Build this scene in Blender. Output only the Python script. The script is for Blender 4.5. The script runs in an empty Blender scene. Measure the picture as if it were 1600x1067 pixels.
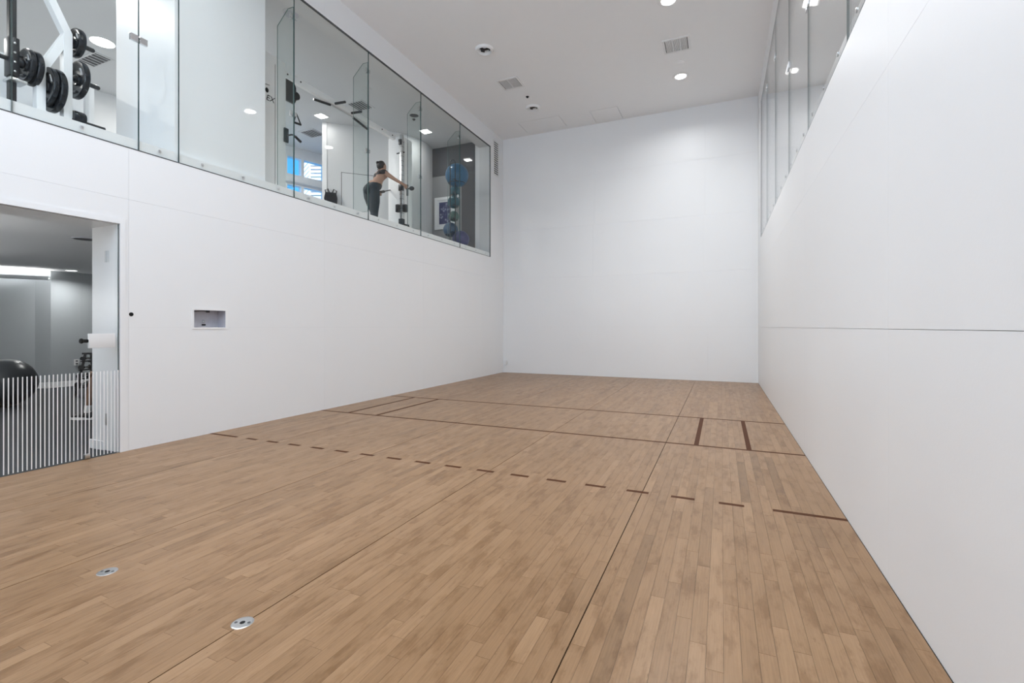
import bpy, bmesh, math, random
from mathutils import Vector, Matrix, noise
random.seed(7)
PI = math.pi
S = bpy.context.scene
COL = S.collection

# ---------------------------------------------------------------- camera, world, sun, exposure
CAM = Vector((5.158, -11.17, 1.178)); YAW = .4141; FPX = 744.7; HY = 510.2
cd = bpy.data.cameras.new('camera'); cam = bpy.data.objects.new('camera', cd); COL.objects.link(cam)
cam.location = CAM; cam.rotation_euler = (PI/2, 0, YAW)
cd.sensor_width = 36; cd.lens = FPX*36/1600
cd.shift_y = -(533.5-HY)/1600; cd.clip_start = .02; cd.clip_end = 2000
S.camera = cam
w = bpy.data.worlds.new('sky'); S.world = w; w.use_nodes = True
wb = w.node_tree.nodes['Background']; wb.inputs[0].default_value = (.07, .40, .92, 1); wb.inputs[1].default_value = 1.5
sd = bpy.data.lights.new('sun', 'SUN'); sd.energy = 16; sd.angle = .01
so = bpy.data.objects.new('sun', sd); COL.objects.link(so)
so.rotation_euler = Vector((-.9, -.03, -.4)).to_track_quat('-Z', 'Y').to_euler()
S.view_settings.view_transform = 'Standard'; S.view_settings.look = 'None'
S.view_settings.gamma = 1; S.view_settings.use_curve_mapping = False
S.view_settings.exposure = 0.22
COURT_W = 47; GALLERY_W = 18; LOWER_W = 12; CORRIDOR_W = 9     # watts per lamp
ASSUMED_WINDOW_W = 155                                             # added area lamp outside the assumed high window in the back wall
S.cycles.max_bounces = 9; S.cycles.diffuse_bounces = 5; S.cycles.glossy_bounces = 4
S.cycles.transparent_max_bounces = 24

FWD = Vector((-math.sin(YAW), math.cos(YAW), 0)); RGT = Vector((math.cos(YAW), math.sin(YAW), 0)); UP = Vector((0, 0, 1))
def ray(u, v): return FWD + RGT*((u-800)/FPX) + UP*((HY-v)/FPX)
def onx(u, v, x): d = ray(u, v); return CAM + d*((x-CAM.x)/d.x)
def ony(u, v, y): d = ray(u, v); return CAM + d*((y-CAM.y)/d.y)
def onz(u, v, z): d = ray(u, v); return CAM + d*((z-CAM.z)/d.z)
def ondepth(u, v, t): return CAM + ray(u, v)*t

# ---------------------------------------------------------------- materials
def srgb(r, g, b):
    f = lambda c: (c/255/12.92) if c/255 <= .04045 else ((c/255+.055)/1.055)**2.4
    return (f(r), f(g), f(b), 1)
MATS = {}
def mat(name, col, rough=.5, metal=0, var=0.0, vscale=8, bump=0, bscale=60, emit=0, spec=.5, coat=0):
    m = bpy.data.materials.new(name); m.use_nodes = True; nt = m.node_tree; N = nt.nodes; L = nt.links
    b = N['Principled BSDF']; c = col if len(col) == 4 else (*col, 1)
    b.inputs['Base Color'].default_value = c; b.inputs['Roughness'].default_value = rough
    b.inputs['Metallic'].default_value = metal; b.inputs['Specular IOR Level'].default_value = spec
    b.inputs['Coat Weight'].default_value = coat
    if emit:
        b.inputs['Emission Color'].default_value = c; b.inputs['Emission Strength'].default_value = emit
    if var or bump:
        g = N.new('ShaderNodeNewGeometry')
    if var:
        n = N.new('ShaderNodeTexNoise'); n.inputs['Scale'].default_value = vscale; n.inputs['Detail'].default_value = 5
        L.new(g.outputs['Position'], n.inputs['Vector'])
        mx = N.new('ShaderNodeMix'); mx.data_type = 'RGBA'
        mx.inputs['A'].default_value = tuple(x*(1-var) for x in c[:3])+(1,)
        mx.inputs['B'].default_value = tuple(min(1, x*(1+var)) for x in c[:3])+(1,)
        L.new(n.outputs['Fac'], mx.inputs['Factor']); L.new(mx.outputs['Result'], b.inputs['Base Color'])
    if bump:
        n2 = N.new('ShaderNodeTexNoise'); n2.inputs['Scale'].default_value = bscale; n2.inputs['Detail'].default_value = 3
        L.new(g.outputs['Position'], n2.inputs['Vector'])
        bp = N.new('ShaderNodeBump'); bp.inputs['Strength'].default_value = bump; bp.inputs['Distance'].default_value = .002
        L.new(n2.outputs['Fac'], bp.inputs['Height']); L.new(bp.outputs['Normal'], b.inputs['Normal'])
    MATS[name] = m; return m
def glass(name, tint, f0=.04, maxr=.9):
    m = bpy.data.materials.new(name); m.use_nodes = True; nt = m.node_tree; N = nt.nodes; L = nt.links; N.clear()
    o = N.new('ShaderNodeOutputMaterial'); mix = N.new('ShaderNodeMixShader')
    tr = N.new('ShaderNodeBsdfTransparent'); tr.inputs[0].default_value = (*tint, 1)
    gl = N.new('ShaderNodeBsdfGlossy'); gl.inputs['Roughness'].default_value = 0; gl.inputs[0].default_value = (1, 1, 1, 1)
    lw = N.new('ShaderNodeLayerWeight'); lw.inputs[0].default_value = .5
    p = N.new('ShaderNodeMath'); p.operation = 'POWER'; p.inputs[1].default_value = 5; L.new(lw.outputs['Facing'], p.inputs[0])
    a = N.new('ShaderNodeMath'); a.operation = 'MULTIPLY_ADD'; a.inputs[1].default_value = maxr-f0; a.inputs[2].default_value = f0
    L.new(p.outputs[0], a.inputs[0]); L.new(a.outputs[0], mix.inputs[0]); L.new(tr.outputs[0], mix.inputs[1]); L.new(gl.outputs[0], mix.inputs[2])
    L.new(mix.outputs[0], o.inputs[0]); MATS[name] = m; return m
def plank_material():
    m = bpy.data.materials.new('maple_plank'); m.use_nodes = True; nt = m.node_tree; N = nt.nodes; L = nt.links
    b = N['Principled BSDF']; g = N.new('ShaderNodeNewGeometry')
    at = N.new('ShaderNodeAttribute'); at.attribute_name = 'rnd'
    cx = N.new('ShaderNodeCombineXYZ'); mul = N.new('ShaderNodeMath'); mul.operation = 'MULTIPLY'; mul.inputs[1].default_value = 37
    L.new(at.outputs['Fac'], mul.inputs[0]); L.new(mul.outputs[0], cx.inputs[2])
    add = N.new('ShaderNodeVectorMath'); add.operation = 'ADD'; L.new(g.outputs['Position'], add.inputs[0]); L.new(cx.outputs[0], add.inputs[1])
    def noise_tex(sx, sy, detail, scale=1, rough=.6):
        v = N.new('ShaderNodeVectorMath'); v.operation = 'MULTIPLY'; v.inputs[1].default_value = (sx, sy, 1); L.new(add.outputs[0], v.inputs[0])
        n = N.new('ShaderNodeTexNoise'); n.inputs['Scale'].default_value = scale; n.inputs['Detail'].default_value = detail; n.inputs['Roughness'].default_value = rough
        L.new(v.outputs[0], n.inputs['Vector']); return n.outputs['Fac']
    def ramp(src, stops):
        r = N.new('ShaderNodeValToRGB'); e = r.color_ramp.elements
        while len(e) < len(stops): e.new(.5)
        for k, (p, c) in enumerate(stops): e[k].position = p; e[k].color = c
        L.new(src, r.inputs[0]); return r.outputs[0]
    def mixc(mode, fac, a, bb):
        x = N.new('ShaderNodeMix'); x.data_type = 'RGBA'; x.blend_type = mode
        if isinstance(fac, float): x.inputs['Factor'].default_value = fac
        else: L.new(fac, x.inputs['Factor'])
        L.new(a, x.inputs['A']); L.new(bb, x.inputs['B']); return x.outputs['Result']
    base = ramp(at.outputs['Fac'], [(0, (.236, .139, .071, 1)), (.15, (.278, .165, .086, 1)), (.6, (.304, .182, .096, 1)), (1, (.344, .211, .116, 1))])
    fine = ramp(noise_tex(160, 5, 3), [(.3, (.86, .85, .83, 1)), (.7, (1.06, 1.06, 1.06, 1))])
    blot = ramp(noise_tex(13, 4.2, 4, 1, .65), [(.36, (.66, .59, .49, 1)), (.50, (.97, .96, .95, 1)), (.75, (1.07, 1.07, 1.07, 1))])
    knot = ramp(noise_tex(26, 9, 5, 1, .7), [(.27, (.55, .46, .36, 1)), (.35, (1, 1, 1, 1))])
    c = mixc('MULTIPLY', 1.0, base, fine); c = mixc('MULTIPLY', .85, c, blot); c = mixc('MULTIPLY', .8, c, knot)
    L.new(c, b.inputs['Base Color'])
    ro = N.new('ShaderNodeMapRange'); ro.inputs['To Min'].default_value = .26; ro.inputs['To Max'].default_value = .40
    L.new(noise_tex(3, 1.5, 3), ro.inputs['Value']); L.new(ro.outputs[0], b.inputs['Roughness'])
    b.inputs['Specular IOR Level'].default_value = .28
    bp = N.new('ShaderNodeBump'); bp.inputs['Strength'].default_value = .06; bp.inputs['Distance'].default_value = .001
    L.new(noise_tex(160, 5, 3), bp.inputs['Height']); L.new(bp.outputs[0], b.inputs['Normal'])
    MATS['plank'] = m; return m
mat('wall', (.82, .825, .83), .42, var=.012, vscale=1.5, bump=.12, bscale=90, spec=.35)
mat('joint', (.70, .70, .70), .7)
mat('ceil', (.88, .885, .89), .8, var=.01, bump=.1, bscale=120)
mat('gwall', (.78, .785, .79), .6, var=.01, bump=.1)
mat('gceil', (.68, .69, .70), .8, var=.01)
mat('white', (.80, .80, .80), .35, var=.01)
mat('machine', (.93, .93, .93), .35, var=.01)
mat('trimwhite', (.84, .84, .84), .3, var=.01)
mat('greywall', (.36, .385, .40), .7, var=.03, bump=.1)
mat('darkend', (.10, .10, .105), .03, var=.03, spec=.5)
mat('endgrey', (.30, .30, .30), .6, var=.03)
mat('endark', (.085, .085, .09), .6, var=.05)
mat('rubber', (.030, .034, .040), .75, var=.25, vscale=120)
mat('carpet', (.30, .31, .32), .9, var=.2, vscale=90)
mat('black', (.012, .013, .015), .38, var=.2, vscale=30)
mat('plate', (.009, .011, .015), .27, var=.2, vscale=25, spec=.4)
mat('blackmetal', (.02, .021, .024), .3, var=.1)
mat('hole', (.004, .004, .004), .9, var=.1)
mat('slot', (.10, .10, .105), .8, var=.1)
mat('steel', (.62, .63, .64), .28, metal=1, var=.05)
mat('chrome', (.75, .76, .77), .12, metal=1, var=.03)
mat('boxsteel', (.55, .55, .60), .45, metal=.2, var=.12, vscale=25)
mat('line', (.080, .027, .009), .6, var=.15, vscale=40, spec=.12)
mat('subfloor', (.035, .022, .014), .9, var=.1)
mat('lens', (1, .985, .96), .4, emit=9)
mat('lens_dim', (1, .985, .96), .4, emit=4)
mat('edge', (.035, .075, .075), .15, var=.05)
mat('decal', (.86, .87, .87), .5, var=.01)
mat('plastic', (.74, .74, .74), .35, var=.01)
mat('skin', (.46, .27, .19), .5, var=.06, vscale=25)
mat('skin2', (.22, .125, .08), .5, var=.06, vscale=25)
mat('hair', (.012, .009, .008), .45, var=.3, vscale=60)
mat('legging', (.012, .022, .030), .6, var=.15, vscale=60)
mat('bra', (.016, .013, .015), .6, var=.15, vscale=60)
mat('cloth', (.55, .56, .57), .8, var=.06, vscale=40)
mat('shoe', (.012, .012, .014), .5, var=.2, vscale=50)
mat('sole', (.80, .80, .79), .5, var=.03)
mat('blueball', (.028, .135, .27), .32, var=.08, vscale=5)
mat('tealball', (.025, .11, .15), .35, var=.08, vscale=5)
mat('greenball', (.07, .14, .12), .4, var=.1, vscale=5)
mat('navyball', (.035, .085, .16), .35, var=.08, vscale=5)
mat('purpleball', (.05, .052, .15), .35, var=.08, vscale=5)
mat('darkball', (.028, .033, .038), .33, var=.1, vscale=6)
mat('towel', (.75, .75, .75), .9, var=.06, vscale=80)
mat('facade', (.78, .78, .78), .7, var=.03, vscale=1)
mat('facadeglass', (.30, .32, .36), .2, var=.1, vscale=.6)
mat('seat', (.02, .02, .022), .45, var=.2, vscale=30)
glass('glass', (.955, .967, .963), .007, .55); glass('rightglass', (.95, .955, .955), .035, .9); glass('doorglass', (.955, .965, .968), .008, .6); glass('outglass', (.97, .98, .98)); mat('finedge', (.20, .27, .27), .2, var=.05)
glass('fin', (.93, .955, .95), .015, .5)
plank_material()
def art_material():
    m = bpy.data.materials.new('art'); m.use_nodes = True; nt = m.node_tree; N = nt.nodes; L = nt.links
    g = N.new('ShaderNodeNewGeometry'); v = N.new('ShaderNodeTexVoronoi'); v.inputs['Scale'].default_value = 14; L.new(g.outputs['Position'], v.inputs['Vector'])
    r = N.new('ShaderNodeValToRGB'); e = r.color_ramp.elements; e[0].position = .1; e[0].color = (.30, .33, .45, 1); e[1].position = .5; e[1].color = (.03, .035, .12, 1)
    L.new(v.outputs['Distance'], r.inputs[0]); L.new(r.outputs[0], N['Principled BSDF'].inputs['Base Color']); MATS['art'] = m
art_material()

# ---------------------------------------------------------------- mesh helpers
class MB:
    def __init__(s): s.v = []; s.f = []; s.m = []
    def add(s, vs, fs, mi=0):
        o = len(s.v); s.v += [tuple(x) for x in vs]; s.f += [tuple(o+i for i in f) for f in fs]
        s.m += list(mi) if isinstance(mi, (list, tuple)) else [mi]*len(fs); return s
    def box(s, a, b, mi=0):
        x0, x1 = sorted((a[0], b[0])); y0, y1 = sorted((a[1], b[1])); z0, z1 = sorted((a[2], b[2]))
        return s.add([(x0,y0,z0),(x1,y0,z0),(x1,y1,z0),(x0,y1,z0),(x0,y0,z1),(x1,y0,z1),(x1,y1,z1),(x0,y1,z1)],
              [(0,3,2,1),(4,5,6,7),(0,1,5,4),(1,2,6,5),(2,3,7,6),(3,0,4,7)], mi)
    def cbox(s, a, b, c=.004, mi=0):           # box with chamfered edges
        x0, x1 = sorted((a[0], b[0])); y0, y1 = sorted((a[1], b[1])); z0, z1 = sorted((a[2], b[2]))
        bm = bmesh.new(); bmesh.ops.create_cube(bm, size=1)
        for v in bm.verts: v.co = Vector(((x0+x1)/2+v.co.x*(x1-x0), (y0+y1)/2+v.co.y*(y1-y0), (z0+z1)/2+v.co.z*(z1-z0)))
        c = min(c, .45*min(x1-x0, y1-y0, z1-z0))
        bmesh.ops.bevel(bm, geom=bm.edges[:], offset=c, segments=2, affect='EDGES', profile=.6)
        return s.bm(bm, mi)
    def bm(s, bm, mi=0):
        bm.verts.index_update(); s.add([v.co[:] for v in bm.verts], [[v.index for v in f.verts] for f in bm.faces], mi); bm.free(); return s
    def tube(s, pts, r, n=10, mi=0, cap=True):
        pts = [Vector(p) for p in pts]; rs = r if isinstance(r, (list, tuple)) else [r]*len(pts); o = len(s.v); d0 = None
        for i, p in enumerate(pts):
            d = (pts[min(i+1, len(pts)-1)]-pts[max(i-1, 0)]).normalized()
            if d0 is None:
                a = d.orthogonal().normalized()
            else:
                a = (a-d*a.dot(d)).normalized()
            d0 = d; b = d.cross(a)
            for k in range(n):
                t = 2*PI*k/n; s.v.append(tuple(p+(a*math.cos(t)+b*math.sin(t))*rs[i]))
        for i in range(len(pts)-1):
            for k in range(n):
                s.f.append((o+i*n+k, o+i*n+(k+1)%n, o+(i+1)*n+(k+1)%n, o+(i+1)*n+k)); s.m.append(mi)
        if cap:
            s.f.append(tuple(o+k for k in range(n-1, -1, -1))); s.m.append(mi)
            e = o+(len(pts)-1)*n; s.f.append(tuple(e+k for k in range(n))); s.m.append(mi)
        return s
    def lathe(s, c, axis, prof, n=32, mi=0):    # prof: (radius, height along axis)
        c = Vector(c); ax = Vector(axis).normalized(); a = ax.orthogonal().normalized(); b = ax.cross(a); o = len(s.v)
        for r, h in prof:
            for k in range(n):
                t = 2*PI*k/n; s.v.append(tuple(c+ax*h+(a*math.cos(t)+b*math.sin(t))*max(r, 1e-5)))
        for i in range(len(prof)-1):
            for k in range(n):
                s.f.append((o+i*n+k, o+i*n+(k+1)%n, o+(i+1)*n+(k+1)%n, o+(i+1)*n+k)); s.m.append(mi)
        return s
    def sphere(s, c, r, n=24, mi=0, sc=(1, 1, 1)):
        bm = bmesh.new(); bmesh.ops.create_uvsphere(bm, u_segments=n, v_segments=max(8, n//2), radius=r)
        for v in bm.verts: v.co = Vector((v.co.x*sc[0]+c[0], v.co.y*sc[1]+c[1], v.co.z*sc[2]+c[2]))
        return s.bm(bm, mi)
    def beam(s, p, q, wd, ht, mi=0, up=(0, 0, 1)):   # square bar between two points
        p = Vector(p); q = Vector(q); d = (q-p).normalized(); a = d.cross(Vector(up))
        if a.length < 1e-4: a = Vector((1, 0, 0))
        a.normalize(); b = a.cross(d); vs = []
        for e in (p, q):
            for x, y in ((-1,-1),(1,-1),(1,1),(-1,1)): vs.append(e+a*wd/2*x+b*ht/2*y)
        return s.add(vs, [(0,1,2,3),(7,6,5,4),(0,4,5,1),(1,5,6,2),(2,6,7,3),(3,7,4,0)], mi)
    def prism(s, poly, d, mi=0):                 # poly: 3-D points in a plane, extruded by vector d
        n = len(poly); d = Vector(d); vs = [Vector(p) for p in poly]+[Vector(p)+d for p in poly]
        return s.add(vs, [tuple(range(n-1, -1, -1)), tuple(range(n, 2*n))]+[(i, (i+1)%n, n+(i+1)%n, n+i) for i in range(n)], mi)
    def build(s, name, m, parent=None, smooth=False, fix=True):
        me = bpy.data.meshes.new(name); base = Vector((0, 0, 0))
        if parent is not None: base = parent_loc(parent)
        me.from_pydata([tuple(Vector(v)-base) for v in s.v], [], s.f)
        for x in (m if isinstance(m, (list, tuple)) else [m]): me.materials.append(MATS[x])
        me.polygons.foreach_set('material_index', s.m)
        if fix:
            bm = bmesh.new(); bm.from_mesh(me); bmesh.ops.recalc_face_normals(bm, faces=bm.faces[:]); bm.to_mesh(me); bm.free()
        if smooth: 
            me.polygons.foreach_set('use_smooth', [True]*len(me.polygons))
            try: me.set_sharp_from_angle(angle=.7)
            except Exception: pass
        o = bpy.data.objects.new(name, me); COL.objects.link(o)
        if parent is not None: o.parent = parent
        return o
def parent_loc(o):
    p = Vector((0, 0, 0))
    while o is not None: p += o.location; o = o.parent
    return p
def thing(name, label, cat, loc, group=None):
    o = bpy.data.objects.new(name, None); COL.objects.link(o); o.location = loc; o.empty_display_size = .1
    return tag(o, label, cat, group)
def tag(o, label, cat, group=None):
    o['label'] = label; o['category'] = cat
    if group: o['group'] = group
    return o
def struct(o, label=None):
    o['kind'] = 'structure'
    if label: o['label'] = label
    return o
def rebase(o, loc):     # give a mesh thing an origin at its base
    loc = Vector(loc); o.data.transform(Matrix.Translation(-loc)); o.location = loc; return o
def rects_minus(a0, a1, b0, b1, holes):
    A = sorted({a0, a1, *[min(max(h[i], a0), a1) for h in holes for i in (0, 1)]}); B = sorted({b0, b1, *[min(max(h[i], b0), b1) for h in holes for i in (2, 3)]})
    out = []
    for j in range(len(B)-1):
        run = None
        for i in range(len(A)-1):
            x = (A[i]+A[i+1])/2; y = (B[j]+B[j+1])/2
            solid = not any(h[0] < x < h[1] and h[2] < y < h[3] for h in holes)
            if solid: run = [A[i], A[i+1]] if run is None else [run[0], A[i+1]]
            if (not solid or i == len(A)-2) and run: out.append((run[0], run[1], B[j], B[j+1])); run = None
    return out
def lamp(name, loc, power, size, shape='DISK', col=(1, .985, .965), rot=(0, 0, 0), spread=PI, parent=None):
    l = bpy.data.lights.new(name, 'AREA'); l.energy = power; l.shape = shape; l.size = size; l.color = col; l.spread = spread
    o = bpy.data.objects.new(name, l); COL.objects.link(o); o.rotation_euler = rot
    if parent is not None: o.parent = parent; o.location = Vector(loc)-parent_loc(parent)
    else: o.location = loc
    return o

# ---------------------------------------------------------------- dimensions
W = 5.862; H = 5.993; BACK = -12.2
SILL = 2.88; HEAD = 5.58; GF = 2.82; GC = 5.75       # left gallery sill, head, floor, ceiling
DOOR_Y = -8.563; DOOR_Y0 = -9.80; DOOR_Z = 2.14; LWT = .45
PT = .018
ROWS = [0, 1.167, 2.386, 3.605, 4.824, H]

# ---------------------------------------------------------------- court floor: maple strips
fl = struct(MB().box((-.002, BACK-.2, -.10), (W+.25, .25, -.012)).build('floor', 'subfloor'), 'sprung maple strip floor of the court')
def plank_area(x0, x1, y0, y1):
    a = 0; n = 6
    for i in range(n):
        for xx in (.25, .75):
            p = Vector((x0+(x1-x0)*xx, y0+(y1-y0)*(i+.5)/n, 0))-CAM; t = p.dot(FWD)
            if t < .2: continue
            u = 800+FPX*p.dot(RGT)/t; v = HY-FPX*p.z/t
            if 0 <= u <= 1600 and 0 <= v <= 1067: a += FPX**2*CAM.z/t**3*(x1-x0)*(y1-y0)/(2*n)
    return a
panels_x = [0]+[W-1.22*k for k in (4, 3, 2, 1)]+[W]
planks = []
for k in range(len(panels_x)-1):
    xa, xb = panels_x[k], panels_x[k+1]; n = round((xb-xa)/.058); sw = (xb-xa)/n
    for i in range(n):
        x0 = xa+i*sw+(.0026 if i == 0 and k else .0004); x1 = xa+(i+1)*sw-(.0026 if i == n-1 and k < 4 else .0004)
        if k == len(panels_x)-2 and i == n-1: x1 = W-.004
        y = BACK-random.random()
        while y < -.004:
            ln = random.choice((.28, .38, .5, .62, .75, .9, 1.05, 1.25)); y0 = max(y+.0004, BACK+.01); y1 = min(y+ln-.0004, -.004)
            if y1-y0 > .03: planks.append((x0, x1, y0, y1, min(1, max(0, random.gauss(.55, .24)))))
            y += ln
planks.sort(key=lambda p: -plank_area(*p[:4]))
def plank_mesh(name, ps, base=None):
    mb = MB(); rn = []
    for x0, x1, y0, y1, r in ps: mb.box((x0, y0, -.012), (x1, y1, 0)); rn += [r]*8
    o = mb.build(name, 'plank', fl, fix=False)
    at = o.data.attributes.new('rnd', 'FLOAT', 'POINT'); at.data.foreach_set('value', rn); return o
for p in planks[:290]: plank_mesh('floor_plank', [p])
pf = plank_mesh('floor_planks', planks[290:]); pf['kind'] = 'stuff'; pf['label'] = 'remaining narrow maple strips of the floor'
def cline(x0, x1, y0, y1, name='court_line'): return MB().box((x0, y0, -.0002), (x1, y1, .0006)).build(name, 'line', fl)
for y in (-4.565, -6.105): cline(0, W-.004, y-.019, y+.019)
for x in (.485, .957, 4.928, 5.400): cline(x-.022, x+.022, -6.086, -4.584)
cline(0, .43, -7.714, -7.676, 'receiving_line'); cline(5.46, W-.004, -7.714, -7.676, 'receiving_line')
for k in range(16): cline(.577+.3043*k, .577+.3043*k+.153, -7.714, -7.676, 'receiving_dash')
def floor_plate(x, y, ang, label):
    t = thing('floor_socket', label, 'floor socket', (x, y, 0), 'metal floor sockets')
    MB().lathe((x, y, 0), UP, [(.0, .0018), (.030, .0018), (.040, .0012), (.0415, 0)], 32).build('flange', 'steel', t, True)
    d = Vector((math.cos(ang), math.sin(ang), 0))
    MB().lathe((x, y, 0), UP, [(0, .0026), (.009, .0026), (.0105, .0018)], 20).build('socket', 'hole', t)
    for s in (-1, 1):
        c = Vector((x, y, 0))+d*.026*s
        MB().lathe(c, UP, [(0, .0027), (.0055, .0026), (.0065, .0018)], 14).build('screw', 'slot', t)
floor_plate(2.455, -9.855, .4, 'round steel floor socket farther from the long dark seam, nearer the glass door')
floor_plate(3.414, -9.866, .4, 'round steel floor socket right beside the long dark floor seam')

# ---------------------------------------------------------------- walls
def panel_wall(root, plane, axis, spans, holes, sgn, gap=.0006):
    # facing panels, 4 x 8 ft, each an object; axis 'x': wall in plane x=const (spans in y); axis 'y': plane y=const
    for j in range(len(ROWS)-1):
        z0, z1 = ROWS[j], ROWS[j+1]
        for a0, a1 in spans(j):
            g1 = .0014 if j == 0 and sgn < 0 and axis == 'x' else gap
            cells = rects_minus(a0+gap, a1-gap, z0+(gap if j else .0), z1-(g1 if j < 4 else 0), holes)
            if not cells: continue
            mb = MB()
            for c in cells:
                if axis == 'x': mb.box((plane, c[0], c[2]), (plane-sgn*PT, c[1], c[3]))
                else: mb.box((c[0], plane, c[2]), (c[1], plane-sgn*PT, c[3]))
            mb.build('wall_panel', 'wall', root)
def spans_from(cuts): return [(cuts[i], cuts[i+1]) for i in range(len(cuts)-1) if cuts[i+1]-cuts[i] > .01]
left_holes = [(DOOR_Y0, DOOR_Y, -1, DOOR_Z), (-11.4, -.75, SILL, HEAD), (-7.884, -7.518, 1.165, 1.362), (-.575, -.275, 4.93, 5.80)]
bh = [(h[0], h[1], h[2], h[3]) for h in left_holes]
mb = MB()
for c in rects_minus(BACK, 0, 0, H, bh[:3]):
    mb.box((-PT, c[0], c[2]), (-LWT if c[3] <= SILL+.01 else -.30, c[1], c[3]))
mb.box((-LWT, -7.95, 1.1), (-.20, -7.45, 1.45))
wl = struct(mb.build('wall_left', 'joint'), 'left court wall with glass door, viewing window and niche')
panel_wall(wl, 0, 'x', lambda j: spans_from([BACK]+[-8.489+2.44*k for k in range(-1, 4)]+[0]), left_holes, 1)
wf = struct(MB().box((-.3, PT, 0), (7.4, .25, H+.1)).build('wall_front', 'joint'), 'plain white front court wall of large panels')
def fspans(j):
    off = [0.0, 3.45, 4.797, 2.394, 2.394][j]
    cuts = sorted({0.0, W} | {round(off+2.44*k, 3) for k in range(-3, 4) if 0.05 < off+2.44*k < W-.05}); return spans_from(cuts)
for j in [0]: pass
panel_wall(wf, 0, 'y', fspans, [], -1)
RS = 2.92
right_holes = [(-10.5, -.72, RS, HEAD)]
mb = MB()
for c in rects_minus(BACK, 0, 0, H, right_holes): mb.box((W+PT, c[0], c[2]), (W+.22, c[1], c[3]))
wr = struct(mb.build('wall_right', 'joint'), 'right court wall under the high glass')
panel_wall(wr, W, 'x', lambda j: spans_from([BACK]+[-10.9+2.44*k for k in range(0, 5)]+[0]), right_holes, -1)
mb = MB()
for c in rects_minus(-.3, 7.4, 0, H, [(.35, 5.5, 2.9, 5.6)]): mb.box((c[0], BACK-.2, c[2]), (c[1], BACK, c[3]))
wbk = struct(mb.build('wall_back', 'wall'), 'back court wall with an assumed high window behind the camera')
w4 = bpy.data.objects.new('window_4_assumed', None); COL.objects.link(w4); w4.location = (2.925, BACK, 2.9); struct(w4, 'assumed unseen high window in the back wall, added for daylight')  # assumed window, out of view, added as a light source from behind
for k in range(4):
    xa = .35+5.15*k/4; MB().box((xa+.03, BACK-.11, 2.93), (xa+5.15/4-.03, BACK-.10, 5.57)).build('pane', 'outglass', w4)
for k in range(5):
    xa = .35+5.15*k/4; MB().box((max(.35, xa-.03), BACK-.15, 2.9), (min(5.5, xa+.03), BACK-.05, 5.6)).build('mullion', 'trimwhite', w4)
for z in (2.9, 5.57): MB().box((.35, BACK-.16, z), (5.5, BACK-.04, z+.03)).build('rail', 'trimwhite', w4)
dl = lamp('assumed_window_lamp', (2.925, BACK-.35, 4.25), ASSUMED_WINDOW_W, 5.1, 'RECTANGLE', (.965, .985, 1.0), rot=(PI/2, 0, 0)); dl.data.size_y = 2.6  # added area lamp standing in for daylight outside the assumed window
tr = struct(MB().box((W-.004, BACK, -.012), (W, 0, -.001)).build('trim_1', 'hole'), 'dark expansion gap along the right wall')

# ---------------------------------------------------------------- court ceiling and fittings
lights_on = [(4.44, y) for y in (-1.47, -3.80, -8.40, -10.7)]+[(1.39, y) for y in (-8.40, -10.7)]  # all but the front two are unseen, assumed to light the court
lights_off = [(1.39, -3.785), (1.367, -1.39)]
grilles = [(4.455, -2.58, .44, .44), (1.335, -2.54, .44, .42)]
holes = [(x-.09, x+.09, y-.09, y+.09) for x, y in lights_on+lights_off]+[(x-a/2+.03, x+a/2-.03, y-b/2+.03, y+b/2-.03) for x, y, a, b in grilles]
access = [(.742, 1.762, -.786, -.191), (2.449, 3.073, -.709, -.035)]
mb = MB()
for c in rects_minus(-.3, 7.4, BACK-.2, .25, holes+access): mb.box((c[0], c[2], H), (c[1], c[3], H+.03))
mb.box((-.3, BACK-.2, H+.22), (7.4, .25, H+.26))
ce = struct(mb.build('ceiling', 'ceil'), 'light grey court ceiling')
for a in access:
    MB().box((a[0]+.009, a[2]+.009, H-.002), (a[1]-.009, a[3]-.009, H+.02)).build('access_panel', 'ceil', ce)
    MB().box((a[0], a[2], H+.024), (a[1], a[3], H+.03)).build('panel_backing', 'slot', ce)
for k, (x, y) in enumerate(lights_on):
    lab = {0: 'lit round downlight nearest the front wall, right of the ceiling', 1: 'lit round downlight cut by the top edge of the photo'}.get(k, ('assumed lit round downlight high above the camera by the right wall', 'assumed lit round downlight behind the camera by the right wall', 'assumed lit round downlight above the glass door', 'assumed lit round downlight behind the camera by the left wall')[max(0, k-2)])
    t = thing('ceiling_downlight', lab, 'downlight', (x, y, H), 'lit court downlights')
    MB().lathe((x, y, H), UP, [(.098, .012), (.098, 0), (.150, -.002), (.152, -.008), (.138, -.014), (.104, -.010), (.098, 0)], 40).build('trim_ring', 'trimwhite', t, True)
    MB().lathe((x, y, H), UP, [(.105, 0), (.105, .15), (0, .15)], 32).build('housing', 'steel', t, True)
    MB().lathe((x, y, H), UP, [(.1, 0), (.096, -.005), (0, -.007)], 32).build('lens', 'lens', t, True)
    lamp('downlight_lamp', (x, y, H-.03), COURT_W*(.52, 1.75, .65, .65, .55, .65)[k], .19, col=(.965, .985, 1), parent=t, spread=2.7 if k == 0 else 2.55)
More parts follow.
